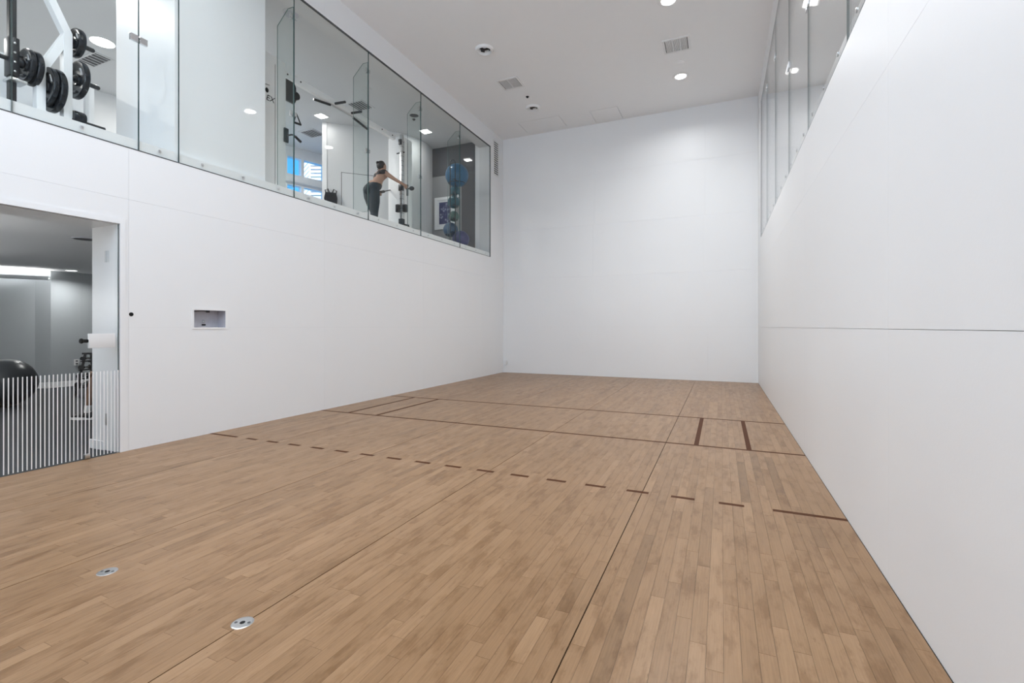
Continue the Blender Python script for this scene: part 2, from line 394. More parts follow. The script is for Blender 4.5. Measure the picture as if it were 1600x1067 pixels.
for (x, y), lab in zip(lights_off, ('unlit round downlight with dark louvre, nearer the camera', 'unlit round downlight just before the long access panel')):
    t = thing('unlit_downlight', lab, 'downlight', (x, y, H), 'unlit court downlights')
    MB().lathe((x, y, H), UP, [(.100, .03), (.104, -.016), (.122, -.040), (.145, -.034), (.160, -.010), (.162, 0)], 40).build('trim_ring', 'trimwhite', t, True)
    MB().lathe((x, y, H), UP, [(.10, 0), (.092, .16), (0, .16)], 32).build('housing', 'slot', t, True)
    MB().lathe((x, y, H), UP, [(.05, .12), (.046, .05), (.03, .03), (0, .025)], 24).build('bulb', 'boxsteel', t, True)
    for a in range(4):
        d = Vector((math.cos(a*PI/4), math.sin(a*PI/4), 0))*.088; c = Vector((x, y, H+.075))
        MB().beam(c-d, c+d, .006, .02).build('louvre', 'slot', t)
def ceiling_grille(x, y, a, b, z, name, label, group, cells, slots, mname='white', along='y'):
    t = thing(name, label, 'air grille', (x, y, z), group); f = .035
    x0, x1, y0, y1 = x-a/2, x+a/2, y-b/2, y+b/2
    mb = MB(); mb.box((x0, y0, z), (x1, y0+f, z-.012)).box((x0, y1-f, z), (x1, y1, z-.012)).box((x0, y0+f, z), (x0+f, y1-f, z-.012)).box((x1-f, y0+f, z), (x1, y1-f, z-.012))
    mb.build('frame', mname, t)
    MB().box((x0+f, y0+f, z-.001), (x1-f, y1-f, z+.0)).build('backing', 'slot', t)
    cw = (x1-x0-2*f)/cells
    for c in range(1, cells): MB().box((x0+f+cw*c-.009, y0+f, z-.013), (x0+f+cw*c+.009, y1-f, z-.001)).build('divider', mname, t)
    for c in range(cells):
        for k in range(slots):
            xx = x0+f+cw*c+.012+(cw-.024)*(k+.5)/slots
            MB().beam((xx, y0+f, z-.007), (xx, y1-f, z-.007), .0028 if slots > 8 else .008, .012, up=(.5, 0, 1)).build('slat', mname, t)
    return t
ceiling_grille(*grilles[0], H, 'ceiling_grille', 'square white air grille in three sections beside the lit downlights', 'court ceiling grilles', 3, 7)
ceiling_grille(*grilles[1], H, 'ceiling_grille', 'square white air grille between the two unlit downlights', 'court ceiling grilles', 2, 10)
tag(rebase(MB().lathe((4.46, -1.975, H), UP, [(.075, 0), (.075, -.006), (.06, -.010), (.03, -.011), (.028, -.016), (0, -.018)], 28).build('sprinkler_cover', 'ceil', smooth=True), (4.46, -1.975, H)), 'flat round sprinkler cover between grille and lit downlight', 'sprinkler')
tag(rebase(MB().lathe((1.436, -1.902, H), UP, [(.034, 0), (.034, -.004), (.022, -.018), (.01, -.03), (0, -.032)], 20).build('ceiling_sensor', 'hole', smooth=True), (1.436, -1.902, H)), 'small black ceiling sensor near the unlit downlight', 'sensor')

# wall louvre near the front corner
t = thing('wall_louvre', 'tall narrow white louvred vent high on the left wall by the front corner', 'vent', (0, -.425, 4.93))
MB().box((-.017, -.575, 4.93), (-.010, -.275, 5.80)).build('backing', 'slot', t)
mb = MB()
for a, b in (((-.575, 4.93), (-.55, 5.80)), ((-.30, 4.93), (-.275, 5.80)), ((-.55, 4.93), (-.30, 4.955)), ((-.55, 5.775), (-.30, 5.80))): mb.box((-.016, a[0], a[1]), (.008, b[0], b[1]))
mb.build('frame', 'white', t)
for k in range(15):
    z = 4.972+k*.0545; MB().beam((-.004, -.55, z), (-.004, -.30, z), .020, .016, up=(1, 0, .35)).build('slat', 'white', t)

# niche in the left wall
t = thing('wall_niche_box', 'recessed steel box set in the left wall', 'wall box', (0, -7.70, 1.165))
y0, y1, z0, z1 = -7.884, -7.518, 1.165, 1.362; dp = -.13
mb = MB(); mb.box((dp-.004, y0, z0), (dp, y1, z1)).box((dp, y0, z0), (-.001, y0+.004, z1)).box((dp, y1-.004, z0), (-.001, y1, z1)).box((dp, y0+.004, z0), (-.001, y1-.004, z0+.004)).box((dp, y0+.004, z1-.004), (-.001, y1-.004, z1))
mb.build('box', 'boxsteel', t)
mb = MB()
for a, b in (((y0-.018, z0-.014), (y0+.006, z1+.018)), ((y1-.006, z0-.014), (y1+.018, z1+.018)), ((y0+.006, z1-.006), (y1-.006, z1+.018)), ((y0+.006, z0-.014), (y1-.006, z0+.004))): mb.box((0, a[0], a[1]), (.005, b[0], b[1]))
mb.build('frame', 'trimwhite', t)
MB().lathe((dp, -7.69, 1.235), (1, 0, 0), [(.016, 0), (.016, .01), (.011, .014), (.008, .008), (0, .008)], 20).build('socket', 'steel', t, True)
MB().cbox((dp, -7.71, 1.19), (dp+.012, -7.67, 1.205), .002).build('latch', 'hole', t)
MB().cbox((dp, -7.66, 1.335), (dp+.02, -7.63, 1.358), .003).build('bracket', 'slot', t)
MB().tube([(dp+.01, -7.86, 1.35), (dp+.03, -7.80, 1.346), (dp+.02, -7.70, 1.352), (dp+.03, -7.655, 1.345)], .004, 8).build('cable', 'slot', t, True)
tag(rebase(MB().lathe((0, -8.468, 1.295), (1, 0, 0), [(.019, -.004), (.019, .003), (.014, .0045), (0, .003)], 24).build('wall_plug', 'hole', smooth=True), (0, -8.468, 1.295)), 'small black round plug in the left wall beside the glass door', 'plug')

# ---------------------------------------------------------------- glass windows above the court
def pane(root, x0, x1, ya, yb, z0, z1, name='glass_pane', gm='glass'):
    g = .003; mb = MB(); mb.box((x0, ya+g, z0+.004), (x1, yb-g, z1-.004), [1, 1, 1, 0, 1, 0])
    return mb.build(name, [gm, 'edge'], root, fix=False)
def gallery_window(name, label, x0, x1, joints, z0, z1, inward, fins, shoe=True):
    root = bpy.data.objects.new(name, None); COL.objects.link(root); root.location = (x0, (joints[0]+joints[-1])/2, z0); struct(root, label)
    js = sorted(joints)
    for a, b in zip(js[:-1], js[1:]): pane(root, x0, x1, a, b, z0, z1, gm='glass' if inward < 0 else 'rightglass')
    xi = min(x0, x1) if inward < 0 else max(x0, x1)
    for a, b in zip(js[:-1], js[1:]):
        if shoe: MB().box((xi+inward*.004, a+.002, z0), (xi+inward*.05, b-.002, z0+.10)).build('base_channel', 'trimwhite', root)
        n = 3 if b-a > 1 else 1
        for k in range(n):
            yy = a+(b-a)*(k+.5)/n
            xo = max(x0, x1) if inward < 0 else min(x0, x1)
            MB().lathe((xo, yy, z0+.052), (-inward, 0, 0), [(.016, 0), (.016, .004), (.012, .006), (0, .006)], 16).build('standoff_bolt', 'steel', root, True)
    for y in fins:
        d = inward*.30; mb = MB()
        mb.prism([(xi+inward*.006, y-.006, z0+.14), (xi+d, y-.006, z0+.14), (xi+d, y-.006, 5.22), (xi+d*.35, y-.006, 5.40), (xi+inward*.006, y-.006, 5.40)], (0, .012, 0), [0, 0, 1, 1, 1, 1, 1])
        mb.build('glass_fin', ['fin', 'finedge'], root)
        for zc in (5.27, 3.99):
            for s in (-1, 1):
                MB().cbox((xi+inward*.004, y+s*.010, zc-.032), (xi+inward*.058, y+s*.022, zc+.032), .004).build('fin_clip', 'chrome', root)
                MB().cbox((xi+inward*.002, y+s*.010, zc-.028), (xi+inward*.014, y+s*.055, zc+.028), .004).build('pane_clip', 'chrome', root)
    return root
J1 = [-.752, -2.212, -3.671, -5.124, -6.569, -8.03, -8.402, -9.302, -10.75, -11.4]
w1 = gallery_window('window_1', 'long frameless glass viewing window high in the left wall', -.012, 0, J1, SILL, HEAD, -1, [-2.212, -3.671, -5.124, -6.569])
for s in (-1, 1):
    MB().cbox((-.02, -8.402+s*.006, 3.92), (.006, -8.402+s*.075, 3.985), .004).build('glass_hinge', 'chrome', w1)
MB().box((-.018, -.752, SILL), (.004, -.744, HEAD)).build('edge_bead', 'slot', w1)
MB().box((-.030, -11.4, HEAD-.012), (.001, -.75, HEAD)).build('head_bead', 'slot', w1)
MB().box((-.030, -11.4, SILL-.007), (.0015, -.75, SILL)).build('sill_bead', 'slot', w1)
J2 = [-.72, -1.99, -3.386, -4.886, -6.216, -7.67, -9.1, -10.5]
w2 = gallery_window('window_2', 'frameless glass window high above the right wall', W, W+.012, J2, RS, HEAD, 1, [])
for y, zc in ((-6.216, 4.05), (-4.886, 4.15), (-3.386, 5.05), (-1.99, 5.25), (-4.886, 5.1)):
    for s in (-1, 1): MB().cbox((W+.002, y+s*.008, zc-.035), (W-.010, y+s*.075, zc+.035), .004).build('pane_clip', 'steel', w2)
MB().box((W-.002, -.73, RS), (W+.02, -.715, HEAD)).build('edge_bead', 'slot', w2)

# corridor behind the right window
struct(MB().box((W+.22, BACK, 2.62), (7.2, 0, 2.84)).build('floor_corridor', 'carpet'))
struct(MB().box((7.07, BACK, 2.84), (7.2, 0, H)).build('wall_corridor', 'gwall'), 'white corridor wall behind the right glass')
for k, y in enumerate((-.862, -2.922, -9.2)):  # the last one is out of view and assumed
    lab = ('square ceiling light behind the right glass, nearest the front wall', 'square ceiling light behind the right glass at the top edge of the photo')[k] if k < 2 else 'assumed square corridor ceiling light out of view behind the right glass'
    t = thing('corridor_light', lab, 'ceiling light', (6.35, y, H), 'corridor ceiling lights')
    MB().box((6.25, y-.1, H-.010), (6.45, y+.1, H)).build('frame', 'trimwhite', t)
    for s in (-1, 1): MB().box((6.35+s*.045-.035, y-.085, H-.014), (6.35+s*.045+.035, y+.085, H-.010)).build('lens', 'lens_dim', t)
    lamp('corridor_lamp', (6.35, y, H-.03), CORRIDOR_W, .17, 'SQUARE', parent=t)

# ---------------------------------------------------------------- left gallery shell
GP = [(-.30, BACK), (-.30, .6), (-4.08, .6), (-8.02, BACK)]
struct(MB().prism([(-LWT if x > -.4 else x, y, 2.42) for x, y in GP], UP*(GF-2.42)).build('floor_gallery', 'carpet'))
struct(MB().prism([(x, y, GC) for x, y in GP], UP*.12).build('ceiling_gallery', 'gceil'), 'grey gym ceiling behind the left glass')
def wall_line(name, pts, z0, z1, m, th=.1, label=None, side=1, smooth=False):
    mb = MB(); P = [Vector((p[0], p[1], 0)) for p in pts]
    for a, b in zip(P[:-1], P[1:]):
        d = (b-a).normalized(); nn = Vector((-d.y, d.x, 0))*th*side
        mb.prism([a+UP*z0, b+UP*z0, b+nn+UP*z0, a+nn+UP*z0], UP*(z1-z0))
    return struct(mb.build(name, m), label)
arc = []
P0 = Vector((-3.0, -3.14, 0)); P1 = Vector((-1.86, -2.02, 0)); P2 = Vector((-1.60, -1.72, 0)); P3 = Vector((-1.66, -.75, 0))
pts = [P0, P1]
for k in range(1, 9):
    a = k/8; pts.append(P1*(1-a)**2+Vector((-1.45, -1.55, 0))*2*a*(1-a)+P3*a*a)
wall_line('wall_gallery_angled', [(p.x, p.y) for p in pts], GF, GC, 'gwall', .12, 'white angled wall inside the gym behind the left glass', 1)
wall_line('wall_gallery_return', [(-3.0, -3.14), (-4.55, -.55)], GF, GC, 'gwall', .1, None, -1)
we = struct(MB().box((-1.80, -.75, GF), (-.42, -.62, GC)).build('wall_gallery_end', 'endgrey'), 'dark end wall of the gym behind the ball rack')
MB().box((-1.70, -.756, 5.02), (-.425, -.75, GC-.01)).build('glossy_panel', 'darkend', we)
MB().box((-.80, -.756, GF+.02), (-.425, -.75, 5.015)).build('side_panel', 'endark', we)
struct(MB().box((-.42, -.74, GF), (-.03, -.62, GC)).build('wall_gallery_jamb', 'gwall'), 'white jamb at the far end of the viewing window')
struct(MB().box((-1.12, -8.03, GF), (-.07, -6.953, GC)).build('wall_gallery_pier', 'wall'), 'wide white pier standing behind the viewing glass')
struct(MB().box((-1.62, -9.6, GF), (-1.50, -8.06, 3.95)).build('wall_gallery_low', 'gwall'), 'low white partition behind the weight machine')
struct(MB().box((-7.9, BACK, GF), (-.3, BACK+.1, GC)).build('wall_gallery_back', 'gwall'))
# far wall with windows (line along which the glazing stands)
A0 = Vector((-4.863, -2.467, 0)); DW = (Vector((-4.590, -1.581, 0))-A0).normalized(); NW = Vector((-DW.y, DW.x, 0))   # NW points outside
def fw_param(u, v):        # pixel -> (distance along wall, height) on that wall plane
    d = ray(u, v); n = NW; t = (A0-Vector((CAM.x, CAM.y, 0))).dot(n)/Vector((d.x, d.y, 0)).dot(n); p = CAM+d*t
    return (Vector((p.x, p.y, 0))-A0).dot(DW), p.z
s0, zt = fw_param(449, 243); s1 = fw_param(471, 250)[0]; s2 = fw_param(475, 250)[0]
z1_ = fw_param(449, 270)[1]; z2_ = fw_param(449, 287)[1]; z3_ = fw_param(449, 306)[1]-.08
pw = s1-s0; s3 = s2+1.5*pw
wins = [(s0, s1, z1_, zt), (s0, s1, z3_, z2_), (s2, s3, z1_, zt), (s2, s3, z3_, z2_), (s0-.14-pw, s0-.14, z1_, zt), (s0-.14-pw, s0-.14, z3_, z2_)]
mb = MB()
for c in rects_minus(-10.2, 1.9, GF, GC, wins):
    a = A0+DW*c[0]; b = A0+DW*c[1]; mb.prism([a+UP*c[2], b+UP*c[2], b+NW*.16+UP*c[2], a+NW*.16+UP*c[2]], UP*(c[3]-c[2]))
struct(mb.build('wall_gallery_far', 'gwall'), 'far white gym wall with small windows')
w3 = bpy.data.objects.new('window_3', None); COL.objects.link(w3); w3.location = A0+UP*z3_; struct(w3, 'small gym windows onto the sky and a tower')
for c in wins:
    a = A0+DW*c[0]; b = A0+DW*c[1]; o_ = NW*.06
    MB().prism([a+o_+UP*c[2], b+o_+UP*c[2], b+o_+NW*.01+UP*c[2], a+o_+NW*.01+UP*c[2]], UP*(c[3]-c[2])).build('pane', 'outglass', w3)
a = A0+DW*(s0-2); b = A0+DW*(s3+.1)
MB().prism([a-NW*.03+UP*(z2_+.03), b-NW*.03+UP*(z2_+.03), b+UP*(z2_+.03), a+UP*(z2_+.03)], UP*.05).build('window_ledge', 'steel', w3)
# tower outside
TD = 330; L0 = ondepth(474, 300, TD); L0.z = -30
br = thing('apartment_tower', 'pale tower with stacked balcony slabs seen through the gym window', 'building', L0)
dx = RGT; dy = FWD
MB().prism([L0, L0+dx*45, L0+dx*45+dy*25, L0+dy*25], UP*260).build('body', 'facadeglass', br)
MB().prism([L0-dy*2.2, L0+dx*5.6-dy*2.2, L0+dx*5.6, L0], UP*260).build('corner_bay', 'facade', br)
for k in range(50):
    q = L0-dy*2.5+UP*(30+k*3.2); MB().prism([q, q+dx*.5, q+dx*5.6+UP*6, q+dx*5.1+UP*6], dy*.3).build('diagonal_fin', 'facadeglass', br)
for k in range(96):
    q = L0-dy*2.2+UP*(2+k*2.55); MB().prism([q+dx*5.6, q+dx*45, q+dx*45+dy*2.2, q+dx*5.6+dy*2.2], UP*1.55).build('balcony', 'facade', br)

# gallery ceiling fittings
def square_light(x, y, label, z=GC, w_=GALLERY_W, name='gym_ceiling_light'):
    t = thing(name, label, 'ceiling light', (x, y, z), 'square gym ceiling lights')
    MB().box((x-.12, y-.12, z-.010), (x+.12, y+.12, z)).build('frame', 'trimwhite', t)
    MB().box((x-.095, y-.095, z-.014), (x+.095, y+.095, z-.010)).build('lens', 'lens', t)
    lamp('gym_lamp', (x, y, z-.03), w_, .18, 'SQUARE', parent=t)
square_light(-2.79, -3.37, 'square gym ceiling light above the corner of the angled wall', w_=2)
square_light(-1.18, -1.77, 'square gym ceiling light between cable machine and ball rack', w_=5)
square_light(-3.0, -5.6, 'added square fill light hidden behind the white pier, nearer the glass', w_=40)  # unseen lamp, added to light the gym
square_light(-4.3, -4.6, 'added square fill light hidden behind the white pier, nearer the far windows', w_=45)  # unseen lamp, added to brighten the far window wall
square_light(-2.4, -8.6, 'added square fill light above the low partition, out of view', w_=50)  # out of view, added for the gym's illumination
square_light(-5.2, -9.6, 'added square fill light deep in the gym, out of view at the far left', w_=50)  # out of view, added to brighten the left end of the gym
t = thing('round_gym_light', 'round white ceiling light above the weight plates', 'ceiling light', (-3.936, -6.813, GC))
MB().lathe((-3.936, -6.813, GC), UP, [(.17, 0), (.17, -.012), (.155, -.016)], 32).build('ring', 'trimwhite', t, True)
MB().lathe((-3.936, -6.813, GC), UP, [(.155, -.014), (.1, -.02), (0, -.022)], 32).build('lens', 'lens', t, True)
lamp('gym_lamp', (-3.936, -6.813, GC-.05), 30, .28, parent=t)
def speaker(x, y, r, label, m='slot'):
    t = thing('ceiling_speaker', label, 'speaker', (x, y, GC), 'gym ceiling speakers')
    MB().lathe((x, y, GC), UP, [(r, 0), (r, -.006), (r*.86, -.010)], 28).build('rim', 'gceil', t, True)
    MB().lathe((x, y, GC), UP, [(r*.86, -.008), (r*.4, -.012), (0, -.013)], 28).build('mesh_cover', m, t, True)
speaker(-.606, -6.085, .12, 'round ceiling speaker right behind the nearest glass fin', 'boxsteel')
speaker(-.93, -2.583, .11, 'dark round ceiling speaker above the right cable tower')
speaker(-1.1, -3.9, .10, 'pale round ceiling speaker above the crossbar', 'gceil')
ceiling_grille(-1.684, -3.403, .42, .42, GC, 'gym_ceiling_vent', 'gym ceiling vent above the standing person', 'gym ceiling vents', 1, 5, 'gceil')
ceiling_grille(-3.70, -2.75, .46, .42, GC, 'gym_ceiling_vent', 'gym ceiling vent just over the small far windows', 'gym ceiling vents', 1, 5, 'gceil')
ceiling_grille(-4.667, -6.574, .6, .3, GC, 'gym_ceiling_vent', 'gym ceiling vent beside the round ceiling light', 'gym ceiling vents', 1, 5, 'gceil')
tag(rebase(MB().lathe((-1.05, -2.42, GC), UP, [(.035, 0), (.035, -.01), (.015, -.03), (0, -.032)], 16).build('gym_sprinkler', 'slot', smooth=True), (-1.05, -2.42, GC)), 'small dark sprinkler beside the gym speaker', 'sprinkler')

# flush panel on the angled wall
dA = (P1-P0).normalized(); nA = Vector((dA.y, -dA.x, 0))     # towards the court
def on_angled(u, v):
    d = ray(u, v); t = (P0-Vector((CAM.x, CAM.y, 0))).dot(nA)/Vector((d.x, d.y, 0)).dot(nA); return CAM+d*t
q0 = on_angled(534, 270); q1 = on_angled(601, 270); zt2 = q0.z
a = Vector((q0.x, q0.y, GF+.02)); b = Vector((q1.x, q1.y, GF+.02))
pn = thing('closet_door', 'flush white closet door in the angled wall behind the person', 'door', (a.x, a.y, GF))
MB().prism([a, b, b+nA*.012, a+nA*.012], UP*(zt2-GF-.02)).build('door_leaf', 'gwall', pn)
mb = MB(); e = dA*.012
mb.prism([a-e, a, a+nA*.003, a-e+nA*.003], UP*(zt2-GF)).prism([a-e+UP*(zt2-GF-.02), b+UP*(zt2-GF-.02), b+nA*.003+UP*(zt2-GF-.02), a-e+nA*.003+UP*(zt2-GF-.02)], UP*.014)
mb.build('shadow_gap', 'slot', pn)
MB().prism([a-dA*.004+nA*.012+UP*1.15, a+dA*.02+nA*.012+UP*1.15, a+dA*.02+nA*.02+UP*1.15, a-dA*.004+nA*.02+UP*1.15], UP*.09).build('hinge', 'steel', pn)
# bag hanging on the angled wall
b0 = on_angled(517, 320)+nA*.02; bg = thing('hanging_bag', 'black bag with a pale towel hanging on the angled wall', 'bag', b0)
bm = bmesh.new(); bmesh.ops.create_cube(bm, size=1); bmesh.ops.subdivide_edges(bm, edges=bm.edges[:], cuts=4, use_grid_fill=True)
for v in bm.verts:
    k = 1-.25*max(0, v.co.z)-.12*abs(v.co.z); p = b0+dA*(v.co.x*.27*k)+nA*(.07+v.co.y*.14*k)+UP*(.12+v.co.z*.24); v.co = p+Vector((noise.noise(p*12), noise.noise(p*12+Vector((5, 0, 0))), noise.noise(p*11)))*.012
MB().bm(bm).build('bag_body', 'black', bg, True)
for s in (-1, 1):
    MB().tube([b0+dA*s*.10+nA*.08+UP*.2, b0+dA*s*.12+nA*.06+UP*.30, b0+dA*s*.06+nA*.04+UP*.335, b0+dA*s*.03+nA*.07+UP*.24], .013, 8).build('strap', 'blackmetal', bg, True)
MB().cbox((0, 0, 0), (.06, .03, .12), .01).build('towel', 'towel', bg).location = nA*.10+UP*.20
MB().tube([b0+nA*-.02+UP*.33, b0+nA*.05+UP*.33, b0+nA*.055+UP*.35], .006, 8).build('hook', 'steel', bg, True)

# picture on the end wall
y = -.752; c0 = ony(680, 310, y); c1 = ony(706, 357, y)
pc = thing('framed_picture', 'white framed blue abstract picture on the dark end wall', 'picture', ((c0.x+c1.x)/2, y, c1.z))
x0, x1, z0, z1 = c0.x, c1.x+.10, c1.z, c0.z
mb = MB(); f = .07
for p, q in (((x0, z0), (x0+f, z1)), ((x1-f, z0), (x1, z1)), ((x0+f, z0), (x1-f, z0+f)), ((x0+f, z1-f), (x1-f, z1))): mb.box((p[0], y-.03, p[1]), (q[0], y, q[1]))
mb.build('frame', 'trimwhite', pc); MB().box((x0+f, y-.016, z0+f), (x1-f, y-.006, z1-f)).build('mount', 'towel', pc)
MB().box((x0+f+.06, y-.018, z0+f+.06), (x1-f-.06, y-.016, z1-f-.06)).build('print', 'art', pc)

# ball rack and balls
bx, by = -.60, -1.36
rk = thing('ball_rack', 'tall black wire rack holding exercise balls at the gallery end', 'ball rack', (bx, by, GF))
for s in (-1, 1):
    ux, uy = bx+.085+s*.050, by-.30+s*.03
    MB().tube([(ux, uy, GF+.03), (ux, uy, 4.94), (ux-s*.012, uy-s*.007, 5.0), (bx+.085+s*.01, by-.30, 5.03)], .011, 8).build('upright', 'blackmetal', rk, True)
    MB().tube([(ux, uy, GF+.035), (bx, by, GF+.025)], .011, 8).build('foot_bar', 'blackmetal', rk, True)
MB().lathe((bx, by, GF), UP, [(0, .03), (.12, .03), (.14, .02), (.14, 0)], 32).build('base', 'blackmetal', rk, True)
balls = [(714, 274, .275, 'blueball', 'large blue exercise ball on top of the ball rack'), (711, 299, .125, 'tealball', 'small teal ball second from the top of the rack'),
         (709, 316, .145, 'tealball', 'round teal ball third from the top of the rack'), (709, 338, .125, 'greenball', 'dull green ball in the middle of the ball rack'),
         (704, 359, .175, 'navyball', 'dark teal ball low on the rack beside the purple ball'), (720, 374, .20, 'purpleball', 'purple exercise ball at the foot of the ball rack')]
for k, (u, v, r, m, lab) in enumerate(balls):
    p = onx(u, v, bx+(.0 if k < 4 else (-.17 if k == 4 else .16)))
    o = MB().sphere(p, r, 32).build('exercise_ball', m, smooth=True); rebase(o, p-UP*r); tag(o, lab, 'ball', 'balls on the gym rack')
    for s in range(3):
        pass
    hoop = [(p.x+math.cos(a)*r*.72, p.y+math.sin(a)*r*.72, p.z-r*.70) for a in [2*PI*i/20 for i in range(21)]]
    MB().tube(hoop, .008, 6, cap=False).build('hoop', 'blackmetal', rk, True)
    MB().tube([hoop[17], (bx+.085, by-.30, p.z-r*.70), (bx+.135, by-.27, p.z-r*.70)], .008, 6).build('hoop_arm', 'blackmetal', rk, True)
# low dark shelf with a white box beside the picture
sh = thing('low_shelf', 'low black shelf on the floor below the picture', 'shelf', (-1.28, -.98, GF))
for z in (GF+.30, GF+.52): MB().box((-1.46, -1.12, z), (-1.10, -.80, z+.025)).build('shelf_board', 'black', sh)
for x in (-1.45, -1.13):
    for yy in (-1.11, -.83): MB().box((x, yy, GF), (x+.02, yy+.02, GF+.52)).build('leg', 'black', sh)

# ---------------------------------------------------------------- cable crossover machine
cm = thing('cable_machine', 'white cable crossover machine with two towers and an overhead crossbar', 'gym machine', (-1.0, -4.6, GF))
MB().cbox((-1.22, -6.42, GF), (-.80, -6.00, 5.12), .03).build('tower', 'machine', cm, True)['label'] = 'left white weight tower'
MB().box((-.802, -6.20, GF+.15), (-.797, -6.195, 5.0)).build('panel_seam', 'slot', cm)
MB().cbox((-1.14, -3.20, GF), (-.78, -2.86, 5.06), .03).build('tower', 'machine', cm, True)['label'] = 'right white weight tower'
for yy in (-3.14, -3.02): MB().box((-.782, yy, GF+.12), (-.777, yy+.004, 4.98)).build('panel_seam', 'slot', cm)
bm_ = MB().cbox((-1.03, -6.02, 5.005), (-.95, -3.18, 5.10), .008).build('crossbar', 'machine', cm, True)
for yy in (-5.85, -5.6, -3.62, -3.3): MB().lathe((-.95, yy, 5.055), (1, 0, 0), [(.013, 0), (.013, .006), (0, .007)], 12).build('bolt', 'blackmetal', bm_)
MB().box((-1.0, -6.03, 5.0), (-.94, -5.97, 5.11)).build('bracket', 'machine', cm)
gb = MB().tube([(-1.0, -4.93, 4.99), (-.985, -4.8, 4.985), (-.985, -4.45, 4.985), (-1.0, -4.36, 4.99)], .014, 10).build('chin_bar', 'steel', cm, True)
MB().tube([(-1.085, -5.21, 4.98), (-1.0, -4.92, 4.99)], .021, 10).build('grip', 'black', gb, True)
MB().tube([(-1.0, -4.37, 4.99), (-1.083, -3.89, 4.98)], .021, 10).build('grip', 'black', gb, True)
for yy in (-4.86, -4.46): MB().tube([(-.95, yy, 5.03), (-.72, yy-.01, 5.01)], .021, 10).build('grip', 'black', gb, True)
# pulley shield, chain and triangle handle on the left tower
p = onx(456, 146, -.86)
MB().prism([(p.x, -6.0, p.z-.16), (p.x, p.y+.02, p.z-.16), (p.x, p.y+.055, p.z-.10), (p.x, p.y+.055, p.z+.10), (p.x, p.y+.02, p.z+.16), (p.x, -6.0, p.z+.16)], (.03, 0, 0)).build('pulley_cover', 'blackmetal', cm)
MB().lathe((p.x+.03, p.y+.06, p.z-.02), (1, 0, 0), [(.05, -.02), (.06, -.01), (.05, 0), (.06, .01), (.05, .02), (0, .02)], 20).build('pulley', 'black', cm, True)
c = onx(463, 162, -.82)
for k in range(5): 
    cc = c-UP*(.045*k); MB().tube([cc+Vector((math.cos(a)*.009 if k % 2 else 0, math.cos(a)*.009 if not k % 2 else 0, math.sin(a)*.026)) for a in [2*PI*i/10 for i in range(11)]], .0035, 6, cap=False).build('chain_link', 'steel', cm, True)
tp = onx(463, 177, -.82); tl = onx(459, 191, -.82); tr_ = onx(470, 195, -.82)
hd = MB().tube([tl, tp, tr_], .010, 8).build('stirrup_handle', 'black', cm, True)
MB().tube([tl, tr_], .017, 10).build('grip', 'black', hd, True)
p = onx(447, 212, -.79)
MB().cbox((-.80, p.y-.035, p.z-.10), (-.775, p.y+.035, p.z+.11), .004).build('bracket', 'legging', cm)
q = [onx(u, v, -.77) for u, v in ((449, 212), (455, 210.5), (459, 211), (462, 214), (466, 219))]
MB().tube(q, .012, 8).build('dip_bar', 'blackmetal', cm, True); MB().tube([onx(461, 213, -.77), onx(470, 222, -.77)], .02, 10).build('grip', 'black', cm, True)
# text on the left tower
cu = bpy.data.curves.new('logo', 'FONT'); cu.body = 'EX'; cu.size = .115; cu.extrude = .0008; cu.shear = .25
to = bpy.data.objects.new('tmp', cu); COL.objects.link(to); bpy.context.view_layer.update()
me = bpy.data.meshes.new_from_object(to.evaluated_get(bpy.context.evaluated_depsgraph_get())); bpy.data.objects.remove(to)
p = onx(415.5, 155, -.796); me.transform(Matrix.Translation(p-parent_loc(cm)) @ Matrix(((0, 0, 1, 0), (1, 0, 0, 0), (0, 1, 0, 0), (0, 0, 0, 1))))
me.materials.append(MATS['hole']); lo = bpy.data.objects.new('logo_lettering', me); COL.objects.link(lo); lo.parent = cm
p = onx(417, 140, -.796)
MB().prism([p+Vector((0, -.06, .07)), p+Vector((0, .045, .085)), p+Vector((0, .045, .080)), p+Vector((0, -.06, .06))], (.002, 0, 0)).prism([p+Vector((0, .028*math.cos(a), .035*math.sin(a)-.005)) for a in [2*PI*i/14 for i in range(14)]], (.002, 0, 0)).build('logo_swoosh', 'hole', cm)
# perforated column at the right tower
cx_, cy_ = -.72, -3.30
MB().cbox((cx_-.03, cy_-.03, GF+.30), (cx_+.03, cy_+.03, 5.03), .006).build('column', 'steel', cm, True)
MB().cbox((cx_-.045, cy_-.045, GF), (cx_+.045, cy_+.045, 3.34), .008).build('column_sleeve', 'legging', cm, True)
for k in range(16): MB().box((cx_-.031, cy_-.031, 3.45+k*.095), (cx_+.031, cy_+.031, 3.456+k*.095)).build('column_mark', 'slot', cm)
MB().cbox((cx_-.05, cy_-.05, 4.82), (cx_+.02, cy_+.02, 4.93), .01).build('top_pulley', 'blackmetal', cm, True)
MB().cbox((cx_-.05, cy_-.045, 3.90), (cx_+.04, cy_+.02, 4.03), .01).build('carriage', 'blackmetal', cm, True)
for s in (-1, 1):
    e = Vector((cx_, cy_, 3.55))+RGT*s*.078; MB().cbox(e-Vector((.035, .035, .075)), e+Vector((.035, .035, .075)), .006).build('foot_pad', 'black', cm, True)
MB().tube([Vector((cx_, cy_, 4.66))-RGT*.10-UP*.01, Vector((cx_, cy_, 4.68))+RGT*.06], .012, 8).build('pin_handle', 'blackmetal', cm, True)
e = Vector((cx_, cy_, 3.12)); MB().sphere(e-RGT*.13-UP*.02, .075, 16, sc=(1, 1, .8)).build('ankle_pad', 'black', cm, True)
MB().tube([e+RGT*.05+UP*.10, e+RGT*.13+UP*.09, e+RGT*.15-UP*.02, e+RGT*.15-UP*.12], .022, 8).build('low_handle', 'black', cm, True)
